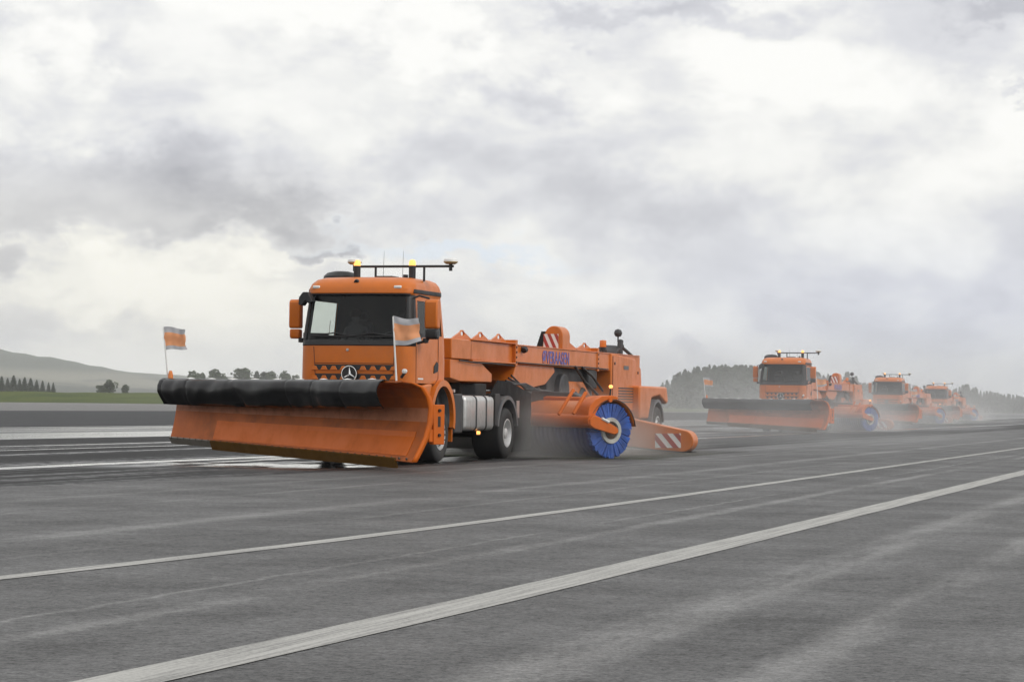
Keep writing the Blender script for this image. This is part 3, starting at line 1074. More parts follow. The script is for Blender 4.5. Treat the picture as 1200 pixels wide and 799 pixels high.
# roof kit
b = MB()
b.lathe([(0.0, 0.20), (0.14, 0.19), (0.27, 0.155), (0.335, 0.09), (0.345, 0.0)], (0, 0, 0), (0, 0, 1), 24)
hump = b.build('roof_vent', M['black'], cab)
hump.location = (-0.80, -0.25, 3.52)
hump.scale = (1.02, 1.3, 1.0)
b = MB()
b.tube([(-0.42, -0.55, 3.79), (1.62, -0.55, 3.79)], 0.024, 8)
for x in (0.02, 1.10 - 0.08):
    b.tube([(x, -0.55, 3.50), (x, -0.55, 3.79)], 0.024, 8)
bar = b.build('roof_bar', M['black'], cab)
for x in (-0.34, 0.80):
    b = MB()
    b.tube([(x, -0.62, 3.50), (x, -0.62, 3.80)], 0.068, 14)
    bc = b.build('beacon', M['black'], T)
    b = MB()
    b.lathe([(0.066, 0), (0.069, 0.02), (0.064, 0.08), (0.045, 0.11), (0, 0.12)], (x, -0.62, 3.80), (0, 0, 1), 16)
    b.build('beacon_lens', M['amber_lit'], bc)
for x in (-0.42, 1.56):
    b = MB()
    b.tube([(x, -0.55, 3.70), (x, -0.55, 3.84)], 0.035, 8)
    an = b.build('antenna_mount', M['black'], T)
    b = MB()
    b.lathe([(0, 0), (0.09, 0.0), (0.135, 0.03), (0.14, 0.05)], (x, -0.55, 3.83), (0, 0, 1), 20, 1)
    b.lathe([(0.14, 0.05), (0.13, 0.09), (0.08, 0.115), (0, 0.12)], (x, -0.55, 3.83), (0, 0, 1), 20, 0)
    b.build('satellite_antenna', [M['white'], mat('tan_plastic', (0.45, 0.33, 0.16), 0.4)], an)
for x in (0.12, 0.52):
    MB().tube([(x, -0.4, 3.55), (x + 0.01, -0.38, 4.10)], [0.006, 0.003], 5).build('whip_antenna', M['grey'], cab)
MB().box(0.05, 0.42, -0.7, -0.3, 3.56, 3.60).box(0.60, 0.68, -0.6, -0.5, 3.55, 3.63).build('roof_hatch', M['black'], cab, bevel=0.01)

# wheel arches, steps, chassis
def arc_pts(cy_, cz, r, a0, a1, n=12):
    return [(cy_ + r * math.cos(R(a0 + (a1 - a0) * k / n)), cz + r * math.sin(R(a0 + (a1 - a0) * k / n))) for k in range(n + 1)]


def arch(cy_, cz, r0, r1, a0, a1, xa, xb, m_, name, bev=0.01):
    for sx in (-1, 1):
        b = MB()
        o_ = arc_pts(cy_, cz, r1, a0, a1, 18)
        i_ = arc_pts(cy_, cz, r0, a0, a1, 18)
        n = len(o_)
        for k in range(n - 1):
            b.prism([o_[k], o_[k + 1], i_[k + 1], i_[k]], 'x', min(xa * sx, xb * sx), max(xa * sx, xb * sx))
        bm_ = b.build(name, m_, T, smooth=40)
        bm = bmesh.new()
        bm.from_mesh(bm_.data)
        bmesh.ops.remove_doubles(bm, verts=bm.verts, dist=0.0005)
        seen = {}
        bm.faces.ensure_lookup_table()
        for f_ in bm.faces:
            seen.setdefault(tuple(sorted(round(v.co.x * 1e3) * 7919 + round(v.co.y * 1e3) * 104729 + round(v.co.z * 1e3) for v in f_.verts)), []).append(f_)
        bmesh.ops.delete(bm, geom=[f_ for q in seen.values() if len(q) > 1 for f_ in q], context='FACES')
        bmesh.ops.recalc_face_normals(bm, faces=bm.faces)
        bm.to_mesh(bm_.data)
        bm.free()


arch(0.12, 0.86, 0.62, 0.74, -18, 172, 0.86, 1.235, M['orange'], 'front_fender')
for sx in (-1, 1):
    b = MB()
    q_ = arc_pts(0.12, 0.86, 0.615, -18, 190, 18)
    b.grid([[(0.45 * sx, y, z) for y, z in q_], [(1.15 * sx, y, z) for y, z in q_]])
    b.build('wheel_well', M['dark'], T, smooth=60, solid=0.02)
    MB().box(min(.4 * sx, .45 * sx), max(.4 * sx, .45 * sx), -0.55, 0.95, 0.7, 1.5).build('well_wall', M['dark'], T)
# bumper corner and lower side skirts forward of the wheel
for sx in (-1, 1):
    b = MB()
    b.prism([(-1.60, 0.55), (-0.70, 0.55), (-0.60, 0.80), (-0.56, 1.15), (-0.40, 1.45), (-0.36, 1.52), (-0.6, 1.52), (-1.30, 1.44), (-1.60, 1.42)], 'x', min(0.80 * sx, 1.17 * sx), max(0.80 * sx, 1.17 * sx))
    b.build('bumper_corner', M['orange'], T, bevel=0.05)
    b = MB()
    b.box(min(0.84 * sx, 1.16 * sx), max(0.84 * sx, 1.16 * sx), 0.86, 0.905, 0.38, 1.36)
    b.build('splash_guard', M['orange'], T, bevel=0.008)
    MB().box(min(0.8 * sx, 1.22 * sx), max(0.8 * sx, 1.22 * sx), 0.80, 0.86, 1.36, 1.42).build('guard_bracket', M['steel'], T, bevel=0.005)
MB().box(-0.80, 0.80, -1.66, -1.2, 0.50, 1.30).build('bumper', M['orange'], T, bevel=0.05)
b = MB()
for x in (-0.46, 0.46):
    b.box(x - 0.07, x + 0.07, -1.2, 5.6, 0.75, 1.02)
b.box(-0.4, 0.4, -1.0, 0.5, 0.5, 1.1)
b.box(-0.40, 0.40, 0.8, 2.6, 0.45, 0.9)
b.box(-1.0, 1.0, 0.42, 1.1, 1.0, 1.42)
for y in (0, 4.45):
    b.tube([(-0.8, y, 0.52), (0.8, y, 0.52)], 0.10, 10)
b.tube([(0, 0.5, 0.62), (0, 4.4, 0.55)], 0.06, 8)
b.build('chassis', M['dark'], T, bevel=0.01)
# battery box and tank
for sx in (-1, 1):
    b = MB()
    b.box(min(0.62 * sx, 1.17 * sx), max(0.62 * sx, 1.17 * sx), 0.98, 1.50, 0.55, 1.34)
    b.build('battery_box', M['dark'], T, bevel=0.03)
    b = MB()
    prof = []
    for (cx_, cz_, a0) in ((0.68, 0.70, 180), (1.10, 0.70, 270), (1.10, 1.20, 0), (0.68, 1.20, 90)):
        for k in range(5):
            a = R(a0 + 22.5 * k)
            prof.append(((cx_ + 0.11 * math.cos(a)) * sx, cz_ + 0.11 * math.sin(a)))
    b.prism(prof, 'y', 1.58, 3.50)
    tank = b.build('fuel_tank', M['steel'], T, bevel=0.05)
    for y in (2.28, 2.95):
        b = MB()
        cxm = 0.89 * sx
        b.prism([(cxm + (x - cxm) * 1.03, 0.95 + (z - 0.95) * 1.03) for x, z in prof], 'y', y - 0.035, y + 0.035)
        b.build('tank_strap', M['dark'], tank)
b = MB()
b.lathe([(0, -0.03), (0.035, -0.03), (0.04, 0.03)], (1.19, 2.5, 0.55), (-1, 0, 0), 10)
b.build('side_marker_lamp', M['amber_glow'], T)
arch(4.45, 0.58, 0.66, 0.74, 8, 172, 0.62, 1.23, M['grey'], 'rear_fender')
for sx in (-1, 1):
    b = MB()
    b.prism([(3.62, 0.7), (3.80, 0.7), (3.86, 0.95), (4.05, 1.22), (3.9, 1.36), (3.62, 1.36)], 'x', min(1.0 * sx, 1.2 * sx), max(1.0 * sx, 1.2 * sx))
    b.build('fender_panel', M['dark'], T, bevel=0.01)
# big rubber splash sheet behind the rear wheel
for sx in (-1, 1):
    b = MB()
    b.prism([(3.3, 1.30), (3.9, 1.64), (4.7, 1.62), (6.35, 1.38), (6.40, 0.14), (5.0, 0.12), (5.0, 1.25), (4.2, 1.34)], 'x', min(1.14 * sx, 1.165 * sx), max(1.14 * sx, 1.165 * sx))
    fl = b.build('splash_sheet', M['sheet'], T)
    b = MB().box(min(1.17 * sx, 1.18 * sx), max(1.17 * sx, 1.18 * sx), 5.22, 5.42, 0.85, 1.22)
    b.build('sheet_plate', M['steel'], fl)
MB().box(-1.14, 1.14, 6.25, 6.30, 0.15, 1.36).build('splash_curtain', M['sheet'], T)

# wheels
def wheel(x, y, r, sx, width=0.33, dished=False, name='wheel'):
    w = empty(name, (x, y, r), parent=T)
    b = MB()
    ri = r * 0.565
    pr_ = [(ri, -0.0), (ri + 0.02, 0.012), (r * 0.80, 0.022), (r * 0.95, 0.0), (r * 0.995, -0.03), (r, -0.06), (r, -width + 0.06), (r * 0.995, -width + 0.03), (r * 0.95, -width), (ri, -width)]
    b.lathe(pr_, (0, 0, 0), (sx, 0, 0), 48)
    t = b.build('tyre', M['tyre'], w, smooth=50)
    # tread grooves as dark ribs
    b = MB()
    if dished:
        p2 = [(ri + 0.004, 0.012), (ri - 0.02, 0.015), (ri - 0.035, -0.02), (ri - 0.05, -0.14), (r * 0.34, -0.17), (r * 0.33, -0.12), (r * 0.21, -0.11), (r * 0.20, -0.02), (r * 0.14, 0.0), (0, 0.0)]
    else:
        p2 = [(ri + 0.004, 0.012), (ri - 0.02, 0.018), (ri - 0.03, -0.02), (ri - 0.045, -0.06), (r * 0.40, -0.03), (r * 0.36, 0.01), (r * 0.29, 0.015), (r * 0.24, -0.02), (r * 0.2, 0.0), (r * 0.19, 0.06), (r * 0.12, 0.075), (0, 0.075)]
    b.lathe(p2, (0, 0, 0), (sx, 0, 0), 40)
    rm = b.build('rim', M['rim'], w, smooth=40)
    for k in range(10):
        b = MB()
        a = 2 * math.pi * k / 10
        rr_ = r * 0.325
        off = -0.10 if dished else 0.03
        b.lathe([(0, 0.03), (0.016, 0.028), (0.017, 0)], (sx * off, rr_ * math.cos(a), rr_ * math.sin(a)), (sx, 0, 0), 6)
        b.build('wheel_nut', M['bolt'], w)
        b = MB()
        rr_ = r * 0.44
        off = -0.145 if dished else -0.036
        b.lathe([(0, 0.0), (0.032, 0.0), (0.033, -0.02)], (sx * off, rr_ * math.cos(a + 0.3), rr_ * math.sin(a + 0.3)), (sx, 0, 0), 10)
        b.build('hand_hole', M['bolt'], w)
    if not dished:
        b = MB().lathe([(0, 0.08), (r * 0.12, 0.078), (r * 0.2, 0.062), (r * 0.205, 0.0)], (0, 0, 0), (sx, 0, 0), 24)
        b.build('hub', M['dark'], w)
    return w


for sx in (-1, 1):
    wheel(1.20 * sx, 0.0, 0.53, sx)
    wheel(1.20 * sx, 4.45, 0.53, sx, dished=True, width=0.62)
    wheel(1.14 * sx, 18.25, 0.56, sx, width=0.36, dished=False)

# ---- plow
PL = Vector((-3.5, -1.95, 0))
PR = Vector((3.05, -6.05, 0))
tdir = (PR - PL).normalized()
ndir = Vector((tdir.y, -tdir.x, 0))     # forward, away from the truck
if ndir.y > 0:
    ndir = -ndir
PLEN = (PR - PL).length
profL = [(0.15, 0.0), (0.11, 0.14), (0.06, 0.34), (0.02, 0.56), (0.0, 0.75), (0.02, 0.89), (0.08, 1.02), (0.18, 1.11), (0.28, 1.14)]
profR = [(0.36, 0.0), (0.24, 0.18), (0.10, 0.42), (0.02, 0.68), (0.0, 0.92), (0.06, 1.10), (0.19, 1.26), (0.40, 1.335), (0.60, 1.36)]


def plow_pt(u, v, out=0.0):
    """u 0..1 along, v profile index (float)"""
    i = min(int(v), len(profL) - 2)
    t = v - i
    q = []
    for pr_ in (profL, profR):
        a, c = pr_[i], pr_[i + 1]
        q.append((a[0] + (c[0] - a[0]) * t, a[1] + (c[1] - a[1]) * t))
    k = max(0, min(1, u))
    k = k ** 1.25
    d = q[0][0] * (1 - k) + q[1][0] * k + out
    z = q[0][1] * (1 - k) + q[1][1] * k
    zb = 0.38 * (1 - u) + 0.14 * u
    P = PL + (PR - PL) * u + ndir * d
    return Vector((P.x, P.y, zb + z))


UN = 48
b = MB()
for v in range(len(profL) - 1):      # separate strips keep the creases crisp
    b.grid([[plow_pt(k / UN, v + w) for k in range(UN + 1)] for w in (0, 1)], 1 if v in (3,) else 0)  # one facet gets dust and its lighter shading painted in, to show the banding
plow = b.build('plow', [M['plow_orange'], M['plow_dusty_lit']], T, smooth=0, solid=0.03, fixn=True, soff=0)
# end rim on the tall right end
b = MB()
pts = [plow_pt(1.0, v * 0.5) for v in range(17)]
b = MB()
b.grid([[p_ + ndir * -0.09 for p_ in pts], [p_ + ndir * 0.02 for p_ in pts]])
b.build('end_rim', M['plow_bright'], plow, smooth=40, solid=0.035, soff=0)
pts = [plow_pt(0.0, v * 0.5) for v in range(17)]
b = MB()
b.grid([[p_ + ndir * -0.08 for p_ in pts], [p_ + ndir * 0.012 for p_ in pts]])
b.build('end_rim', M['plow_orange'], plow, smooth=40, solid=0.02, soff=0)
# wear plate over the lower half, from the first fifth onwards
b = MB()
for v0, v1 in ((0.55, 1.0), (1.0, 2.0), (2.0, 2.35)):
    b.grid([[plow_pt(0.19 + 0.78 * k / UN, v, 0.024) for k in range(UN + 1)] for v in (v0, v1)])
b.build('wear_plate', M['plow_bright'], plow, smooth=0, solid=0.008, soff=0)
# cutting edges
def edge_strip(u0, u1, dz, m_):
    b = MB()
    top_ = [plow_pt(u0 + (u1 - u0) * k / 20, 0.0, 0.03) + Vector((0, 0, 0.05)) for k in range(21)]
    bot_ = [p_ + ndir * -0.07 + Vector((0, 0, -dz - 0.05)) for p_ in top_]
    s_ = tdir * 0.1
    b.grid([bot_, top_])
    return b.build('cutting_edge', m_, plow, smooth=0, solid=0.035, soff=0)


edge_strip(0.0, 0.185, 0.07, M['edge_grey'])
edge_strip(0.185, 0.94, 0.12, M['edge'])
for k in range(36):
    b = MB()
    u = 0.01 + 0.97 * k / 35
    p_ = plow_pt(u, 0.28, 0.035)
    b.lathe([(0, 0.02), (0.02, 0.015), (0.024, 0)], p_, ndir, 8)
    b.build('bolt', M['bolt'], plow)
# black rubber deflector rolled over the top edge
def flap_pt(u, w):
    """u along, w 0..1 down the flap"""
    lip = plow_pt(min(max(u, 0.0), 1), 8.0)
    base = lip + (PR - PL) * min(0, u)
    seam = (u * 6.1 + 0.35 * math.sin(u * 9.0)) % 1.0
    bul = math.sin(math.pi * seam) ** 0.4 * 0.006
    n_ = noise.noise(Vector((u * 9, w * 2.2, 1.7)))
    n2_ = noise.noise(Vector((u * 30, w * 5.0, 4.7)))
    crease = 0.09 * math.exp(-((u - 0.33 - 0.06 * (w - 0.5)) / 0.018) ** 2) * w
    prof_ = [(-0.16, -0.01), (-0.07, 0.03), (0.03, 0.035), (0.11, -0.01), (0.15, -0.10), (0.15, -0.22), (0.10, -0.35), (0.03, -0.46)]
    q = w * (len(prof_) - 1)
    i = min(int(q), len(prof_) - 2)
    t = q - i
    d = prof_[i][0] + (prof_[i + 1][0] - prof_[i][0]) * t
    z = prof_[i][1] + (prof_[i + 1][1] - prof_[i][1]) * t
    k = 1.0 - 0.12 * 0
    us = u * 6.1 + 0.35 * math.sin(u * 9.0) + 0.10 * w * math.sin(u * 31)
    notch = 0.014 * math.exp(-(((us + 0.5) % 1.0 - 0.5) / 0.022) ** 2)
    d -= notch * min(1, w * 4)
    z -= notch * (1 - w) * 0.8
    d += w * (bul + 0.09 * n_ + 0.022 * n2_ - crease)
    tp = 0.0
    return base + ndir * d + Vector((0, 0, z * k)) + tdir * (0.12 * w * (1 - min(1, max(0, (u + 0.03) / 0.15))))


b = MB()
NU = 330
b.grid([[flap_pt(-0.015 + 0.95 * k / NU, w / 14) for k in range(NU + 1)] for w in range(15)])
b.build('rubber_deflector', M['rubber'], plow, smooth=80, solid=0.015, soff=0)
# low pale domes set behind the top edge
for k in range(9):
    u = 0.07 + 0.097 * k
    p_ = plow_pt(u, 8.0) + ndir * -0.22 + Vector((0, 0, -0.0))
    b = MB()
    b.lathe([(0.28, -0.05), (0.22, 0.02), (0.12, 0.06), (0, 0.075)], (0, 0, 0), (0, 0, 1), 16)
    o = b.build('pale_dome', M['white'], plow)
    o.location = p_
    o.scale = (0.62, 0.40, 0.85)
b = MB()
def mark(u0, u1, v0, v1, mi):
    b.grid([[plow_pt(u, v, 0.005) for u in (u0, u1)] for v in (v0, v1)], mi)
mark(0.905, 0.930, 4.30, 4.36, 1)
for k in range(4):
    mark(0.945 + 0.009 * k, 0.951 + 0.009 * k, 4.05 + 0.05 * (k % 2), 4.42 - 0.08 * (k % 2), 0)
mark(0.945, 0.978, 4.18, 4.27, 0)
b.build('maker_mark', [M['blue_text'], M['bolt']], plow, smooth=0, fixn=False)
# hinge bracket behind the tall end, ribs and lift frame
BM = Matrix.Translation(plow_pt(1.0, 3.0)) @ Matrix(((tdir.x, ndir.x, 0, 0), (tdir.y, ndir.y, 0, 0), (0, 0, 1, 0), (0, 0, 0, 1)))
zc = plow_pt(1.0, 3.0).z
b = MB()
b.box(-0.10, 0.02, -0.34, -0.10, 0.44 - zc, 1.12 - zc, 0, BM)
b.box(-0.12, 0.0, -0.12, -0.02, 0.92 - zc, 1.10 - zc, 0, BM)
b.box(-0.12, 0.0, -0.12, -0.02, 0.48 - zc, 0.70 - zc, 0, BM)
br = b.build('end_bracket', M['plow_bright'], plow, bevel=0.012)
for z in (0.6, 1.02):
    MB().lathe([(0, 0.03), (0.025, 0.03), (0.03, 0)], BM @ Vector((0.02, -0.22, z - zc)), tdir, 10).build('bolt', M['bolt'], plow)
MB().box(0.015, 0.022, -0.25, -0.19, 0.74 - zc, 0.92 - zc, 0, BM).build('bracket_slot', M['bolt'], plow)
for k in range(9):
    u = 0.04 + 0.115 * k
    pts_ = [plow_pt(u, v * 0.5, -0.02) for v in range(2, 15)]
    b = MB().grid([pts_, [p_ - ndir * 0.14 for p_ in pts_]])
    b.build('back_rib', M['orange'], plow, solid=0.02, smooth=60)
b = MB()
mid = (PL + PR) / 2
A = plow_pt(0.25, 3, -0.12)
B_ = plow_pt(0.85, 3, -0.12)
b.tube([(A.x, A.y, 0.75), (B_.x, B_.y, 0.75)], 0.09, 8)
b.tube([(A.x + 1.2, A.y - 0.7, 0.75), (-0.45, -1.6, 0.7)], 0.08, 8)
b.tube([(B_.x - 1.0, B_.y + 0.5, 0.75), (0.45, -1.6, 0.7)], 0.08, 8)
b.box(-0.7, 0.7, -2.0, -1.6, 0.45, 1.15)
b.tube([(A.x + 1.5, A.y - 0.9, 0.75), (A.x + 1.5, A.y - 0.9, 0.17)], 0.05, 8)
b.build('lift_frame', M['dark'], T, bevel=0.015)
b = MB()
pw = plow_pt(0.56, 3, -0.45)
b.lathe([(0, -0.09), (0.12, -0.09), (0.16, -0.05), (0.16, 0.05), (0.12, 0.09), (0, 0.09)], (pw.x, pw.y, 0.16), (1, 0.1, 0), 20)
b.tube([(pw.x, pw.y, 0.16), (pw.x, pw.y, 0.75)], 0.05, 8)
b.build('support_wheel', M['tyre'], T)

# edge flags
def flag(P, lean, w, h, polelen, droop, seed):
    px_ = empty('edge_flag', P, parent=T)
    tip = Vector((lean, 0, polelen))
    MB().tube([(0, 0, -0.02), tip * 0.5, tip], [0.018, 0.015, 0.012], 7).build('flag_pole', M['white'], px_)
    b = MB()
    NX, NZ = 16, 12
    rows = []
    for j in range(NZ + 1):
        t = j / NZ
        row = []
        for i in range(NX + 1):
            s_ = i / NX
            p0 = tip * (1 - t * h / polelen)
            wv = 0.05 * math.sin(s_ * 7 + t * 2 + seed) * s_ + 0.03 * noise.noise(Vector((s_ * 4, t * 3, seed)))
            ed = 1 - 0.06 * t * math.sin(t * 9 + seed) + 0.04 * noise.noise(Vector((t * 6, seed, 0)))
            row.append((p0.x + w * s_ * ed * 0.97 * (1 + 0.05 * (1 - t)), p0.y - wv + 0.10 * s_, p0.z + droop * s_ * (t - 0.3) + 0.02 * math.sin(s_ * 5 + seed)))
        rows.append(row)
    for j in range(NZ):
        mi = 1 if (j < 3 or j > 9) else 0
        b.grid([rows[j], rows[j + 1]], mi)
    f_ = b.build('flag_cloth', [M['flag_orange'], M['flag_grey']], px_, smooth=0, fixn=False)
    bm = bmesh.new()
    bm.from_mesh(f_.data)
    bmesh.ops.remove_doubles(bm, verts=bm.verts, dist=0.0005)
    for q in bm.faces:
        q.smooth = True
    bm.to_mesh(f_.data)
    bm.free()
    return px_


fl_l = plow_pt(0.0, 8.0) + ndir * -0.05
fl_r = plow_pt(0.975, 8.0) + ndir * -0.02
flag(fl_l + Vector((0.0, 0, 0)), -0.12, 0.42, 0.45, 1.02, 0.06, 0.4)
flag(fl_r, -0.08, 0.42, 0.50, 1.10, 0.12, 2.1)
b = MB()
b.lathe([(0.05, 0), (0.05, 0.1), (0.03, 0.18), (0, 0.19)], fl_l + Vector((0.05, 0, 0)), (0, 0, 1), 12)
b.build('corner_lamp', M['amber'], T)
b = MB()
b.tube([(0.98, -1.68, 1.62), (1.06, -1.70, 1.72)], 0.03, 8)
b.lathe([(0, -0.045), (0.045, -0.03), (0.045, 0.03), (0, 0.045)], (1.06, -1.72, 1.74), (0, 1, 0), 12, 1)
b.build('position_lamp', [M['black'], M['white']], T)

# ---- trailer: gooseneck, main beam, rear body
b = MB()
b.prism([(-0.9, 2.05), (0.9, 2.05), (0.9, 2.46), (-0.9, 2.46)], 'y', 1.55, 2.85)
b.add([(-0.9, 2.85, 2.05), (0.9, 2.85, 2.05), (0.9, 2.85, 2.46), (-0.9, 2.85, 2.46),
       (-0.84, 5.95, 2.02), (0.84, 5.95, 2.02), (0.84, 5.95, 2.46), (-0.84, 5.95, 2.46)],
      [(4, 5, 1, 0), (1, 5, 6, 2), (2, 6, 7, 3), (3, 7, 4, 0), (5, 4, 7, 6)])
neck = b.build('gooseneck', M['orange'], T, bevel=0.02)
b = MB()
for s_ in (-1, 1):
    b.box(min(0.9 * s_, 0.84 * s_), max(0.935 * s_, 0.9 * s_), 2.85, 5.95, 2.02, 2.05)
    b.box(min(0.84 * s_, 0.84 * s_), 0.94 * s_ if s_ > 0 else 0.84 * s_, 2.85, 5.95, 2.455, 2.475)
b.box(-0.92, 0.92, 5.95, 6.10, 1.98, 2.55)
b.build('flange', M['orange'], neck, bevel=0.006)
# underside: king pin block and side plates
b = MB()
b.prism([(1.55, 1.66), (2.2, 1.60), (4.35, 1.60), (4.35, 1.78), (3.6, 2.0), (1.55, 2.04)], 'x', -0.88, 0.88)
b.box(-0.7, 0.7, 1.3, 1.55, 1.62, 1.98)
b.build('king_pin_block', M['orange'], T, bevel=0.015)
MB().box(-0.5, 0.5, 3.4, 5.2, 1.14, 1.58).box(-0.45, 0.45, 1.2, 2.6, 1.1, 1.6).build('fifth_wheel', M['dark'], T, bevel=0.03)
b = MB()
b.prism([(6.10, 2.03), (15.0, 2.00), (17.25, 2.05), (17.25, 2.44), (6.10, 2.45)], 'x', -0.88, 0.88)
beam = b.build('main_beam', M['orange'], T, bevel=0.02)
b = MB()
b.box(-0.9, 0.9, 12.95, 13.1, 1.98, 2.55)
b.box(0.88, 0.905, 6.1, 17.2, 2.43, 2.455)
b.build('beam_flange', M['orange'], beam, bevel=0.006)
# lifting lugs with holes
def lug(y, x, w=1.05, h=0.20, flipped=False):
    b = MB()
    N_ = 16
    cz_ = 2.46 + h * 0.64
    hole = [(y + 0.13 * math.cos(2 * math.pi * (k - 1.5) / N_), cz_ + 0.050 * math.sin(2 * math.pi * (k - 1.5) / N_)) for k in range(N_)]
    outl = []
    zb_, zt_, hw = 2.45, 2.46 + h, w * 0.5
    crn = [(hw, zb_), (0.10, zt_ - 0.035), (0.045, zt_), (-0.045, zt_), (-0.10, zt_ - 0.035), (-hw, zb_), (0, zb_)]
    seq = []
    for (p0, p1, nn) in ((crn[0], crn[1], 4), (crn[1], crn[2], 1), (crn[2], crn[3], 1), (crn[3], crn[4], 1), (crn[4], crn[5], 4), (crn[5], crn[0], 5)):
        for q in range(nn):
            t = q / nn
            seq.append((y + p0[0] + (p1[0] - p0[0]) * t, p0[1] + (p1[1] - p0[1]) * t))
    outl = seq
    # add the two base corners by bending the lowest outline points outward
    n_ = N_
    vs_ = []
    for X in (x - 0.02, x + 0.02):
        vs_ += [(X, p_[0], p_[1]) for p_ in hole] + [(X, p_[0], p_[1]) for p_ in outl]
    fs_ = []
    for k in range(n_):
        k2 = (k + 1) % n_
        fs_.append((k, k2, n_ + k2, n_ + k))
        fs_.append((2 * n_ + k, 3 * n_ + k, 3 * n_ + k2, 2 * n_ + k2))
        fs_.append((k, 2 * n_ + k, 2 * n_ + k2, k2))
        fs_.append((n_ + k, n_ + k2, 3 * n_ + k2, 3 * n_ + k))
    b.add(vs_, fs_)
    b.build('lifting_lug', M['orange'], beam, smooth=0)


for y in (2.75, 4.0, 5.3, 10.85, 12.35):
    lug(y, 0.72, 1.5 if y < 10 else 1.9)
# lettering on the beam
def text_mesh(body, size, m_, name, parent, loc, rot, extrude=0.004, bold=0.0):
    cu = bpy.data.curves.new(name, 'FONT')
    cu.body = body
    cu.size = size
    cu.extrude = extrude
    cu.offset = bold
    cu.align_x = 'LEFT'
    cu.space_character = 1.12
    ob = bpy.data.objects.new(name, cu)
    col.objects.link(ob)
    dg = bpy.context.evaluated_depsgraph_get()
    me = bpy.data.meshes.new_from_object(ob.evaluated_get(dg))
    me.name = name
    bpy.data.objects.remove(ob)
    me.materials.clear()
    me.materials.append(m_)
    o = bpy.data.objects.new(name, me)
    col.objects.link(o)
    o.parent = parent
    o.location = loc
    o.rotation_euler = rot
    return o


tx = text_mesh('ØVERAASEN', 0.40, M['blue_text'], 'lettering', beam, (0.886, 8.15, 2.09), (R(90), 0, R(90)), bold=0.007)
wdt = max(v.co.x for v in tx.data.vertices)
tx.scale = (2.25 / wdt, 1, 1)
# work lamp on the beam
b = MB()
b.lathe([(0, -0.05), (0.06, -0.05), (0.075, 0.05), (0.05, 0.09)], (0.95, 6.5, 2.34), (0, 1, 0.3), 14)
b.tube([(0.88, 6.5, 2.40), (0.95, 6.5, 2.36)], 0.02, 6)
b.build('work_lamp', M['black'], beam)
# under-beam machinery: plates, subframe, hoses
b = MB()
b.prism([(6.1, 1.66), (6.9, 1.45), (8.7, 1.60), (9.5, 1.90), (9.4, 2.03), (6.4, 2.03)], 'x', -0.80, 0.80)
b.prism([(6.45, 0.42), (9.3, 0.42), (9.1, 1.25), (6.45, 1.42)], 'x', -0.85, 0.85)
b.prism([(9.7, 1.35), (10.8, 1.70), (12.0, 1.70), (12.9, 1.30), (12.9, 0.95), (9.7, 0.95)], 'x', -0.80, 0.80)
b.build('side_plate', M['orange'], T, bevel=0.02)
b = MB()
b.box(-0.7, 0.7, 9.2, 13.2, 0.75, 2.02)
b.lathe([(0, -0.3), (0.42, -0.3), (0.42, 0.3), (0, 0.3)], (0.55, 10.2, 1.45), (1, 0, 0), 20)
b.lathe([(0, -0.25), (0.30, -0.25), (0.32, 0.3), (0, 0.3)], (0.55, 11.9, 1.25), (1, 0, 0), 20)
b.box(0.3, 0.85, 12.3, 13.1, 1.55, 2.02)
b.build('turntable', M['dark'], T, bevel=0.03)
b = MB()
for k in range(5):
    z0 = 1.55 + 0.06 * k
    b.tube([(0.90, 4.9 + 0.2 * k, z0 - 0.02), (0.95, 6.6, 1.60 - 0.03 * k), (0.96, 8.2, 1.38 + 0.02 * k), (0.93, 9.6 + 0.3 * k, 1.32), (0.9, 11.0, 1.05 + 0.1 * k)], 0.022, 6)
b.tube([(0.9, 10.9, 2.05), (0.95, 11.6, 1.7), (0.95, 12.8, 1.4), (0.95, 13.2, 1.1)], 0.035, 6)
b.tube([(0.9, 11.5, 2.05), (0.97, 12.2, 1.85), (0.97, 13.2, 1.5)], 0.03, 6)
b.build('hydraulic_hose', M['black'], T)
# rear engine body
b = MB()
b.prism([(14.2, 1.0), (17.1, 1.0), (17.35, 1.6), (17.25, 2.12), (16.6, 2.36), (14.2, 2.45)], 'x', -0.93, 0.93)
body = b.build('engine_housing', M['orange'], T, bevel=0.04)
b = MB()
b.tube([(0.935, 14.3, 1.05), (0.935, 14.3, 2.38)], 0.010, 5)
b.build('panel_seam', M['gap'], body)
MB().box(-0.86, 0.86, 16.0, 17.4, 1.7, 2.44).build('cooler_box', M['orange'], T, bevel=0.03)
b = MB()
b.prism([(16.4, 0.80), (17.35, 0.80), (17.7, 1.35), (18.6, 1.42), (19.4, 1.20), (19.6, 1.25), (19.4, 1.66), (16.4, 1.66)], 'x', -1.12, 1.12)
b.build('rear_housing', M['orange'], T, bevel=0.05)
arch(18.25, 0.60, 0.64, 0.72, 10, 170, 0.80, 1.16, M['grey'], 'trailer_fender')
b = MB()
b.box(-0.7, 0.7, 13.0, 19.4, 0.62, 0.98)
b.tube([(-0.9, 18.25, 0.56), (0.9, 18.25, 0.56)], 0.1, 8)
b.build('trailer_frame', M['dark'], T, bevel=0.02)
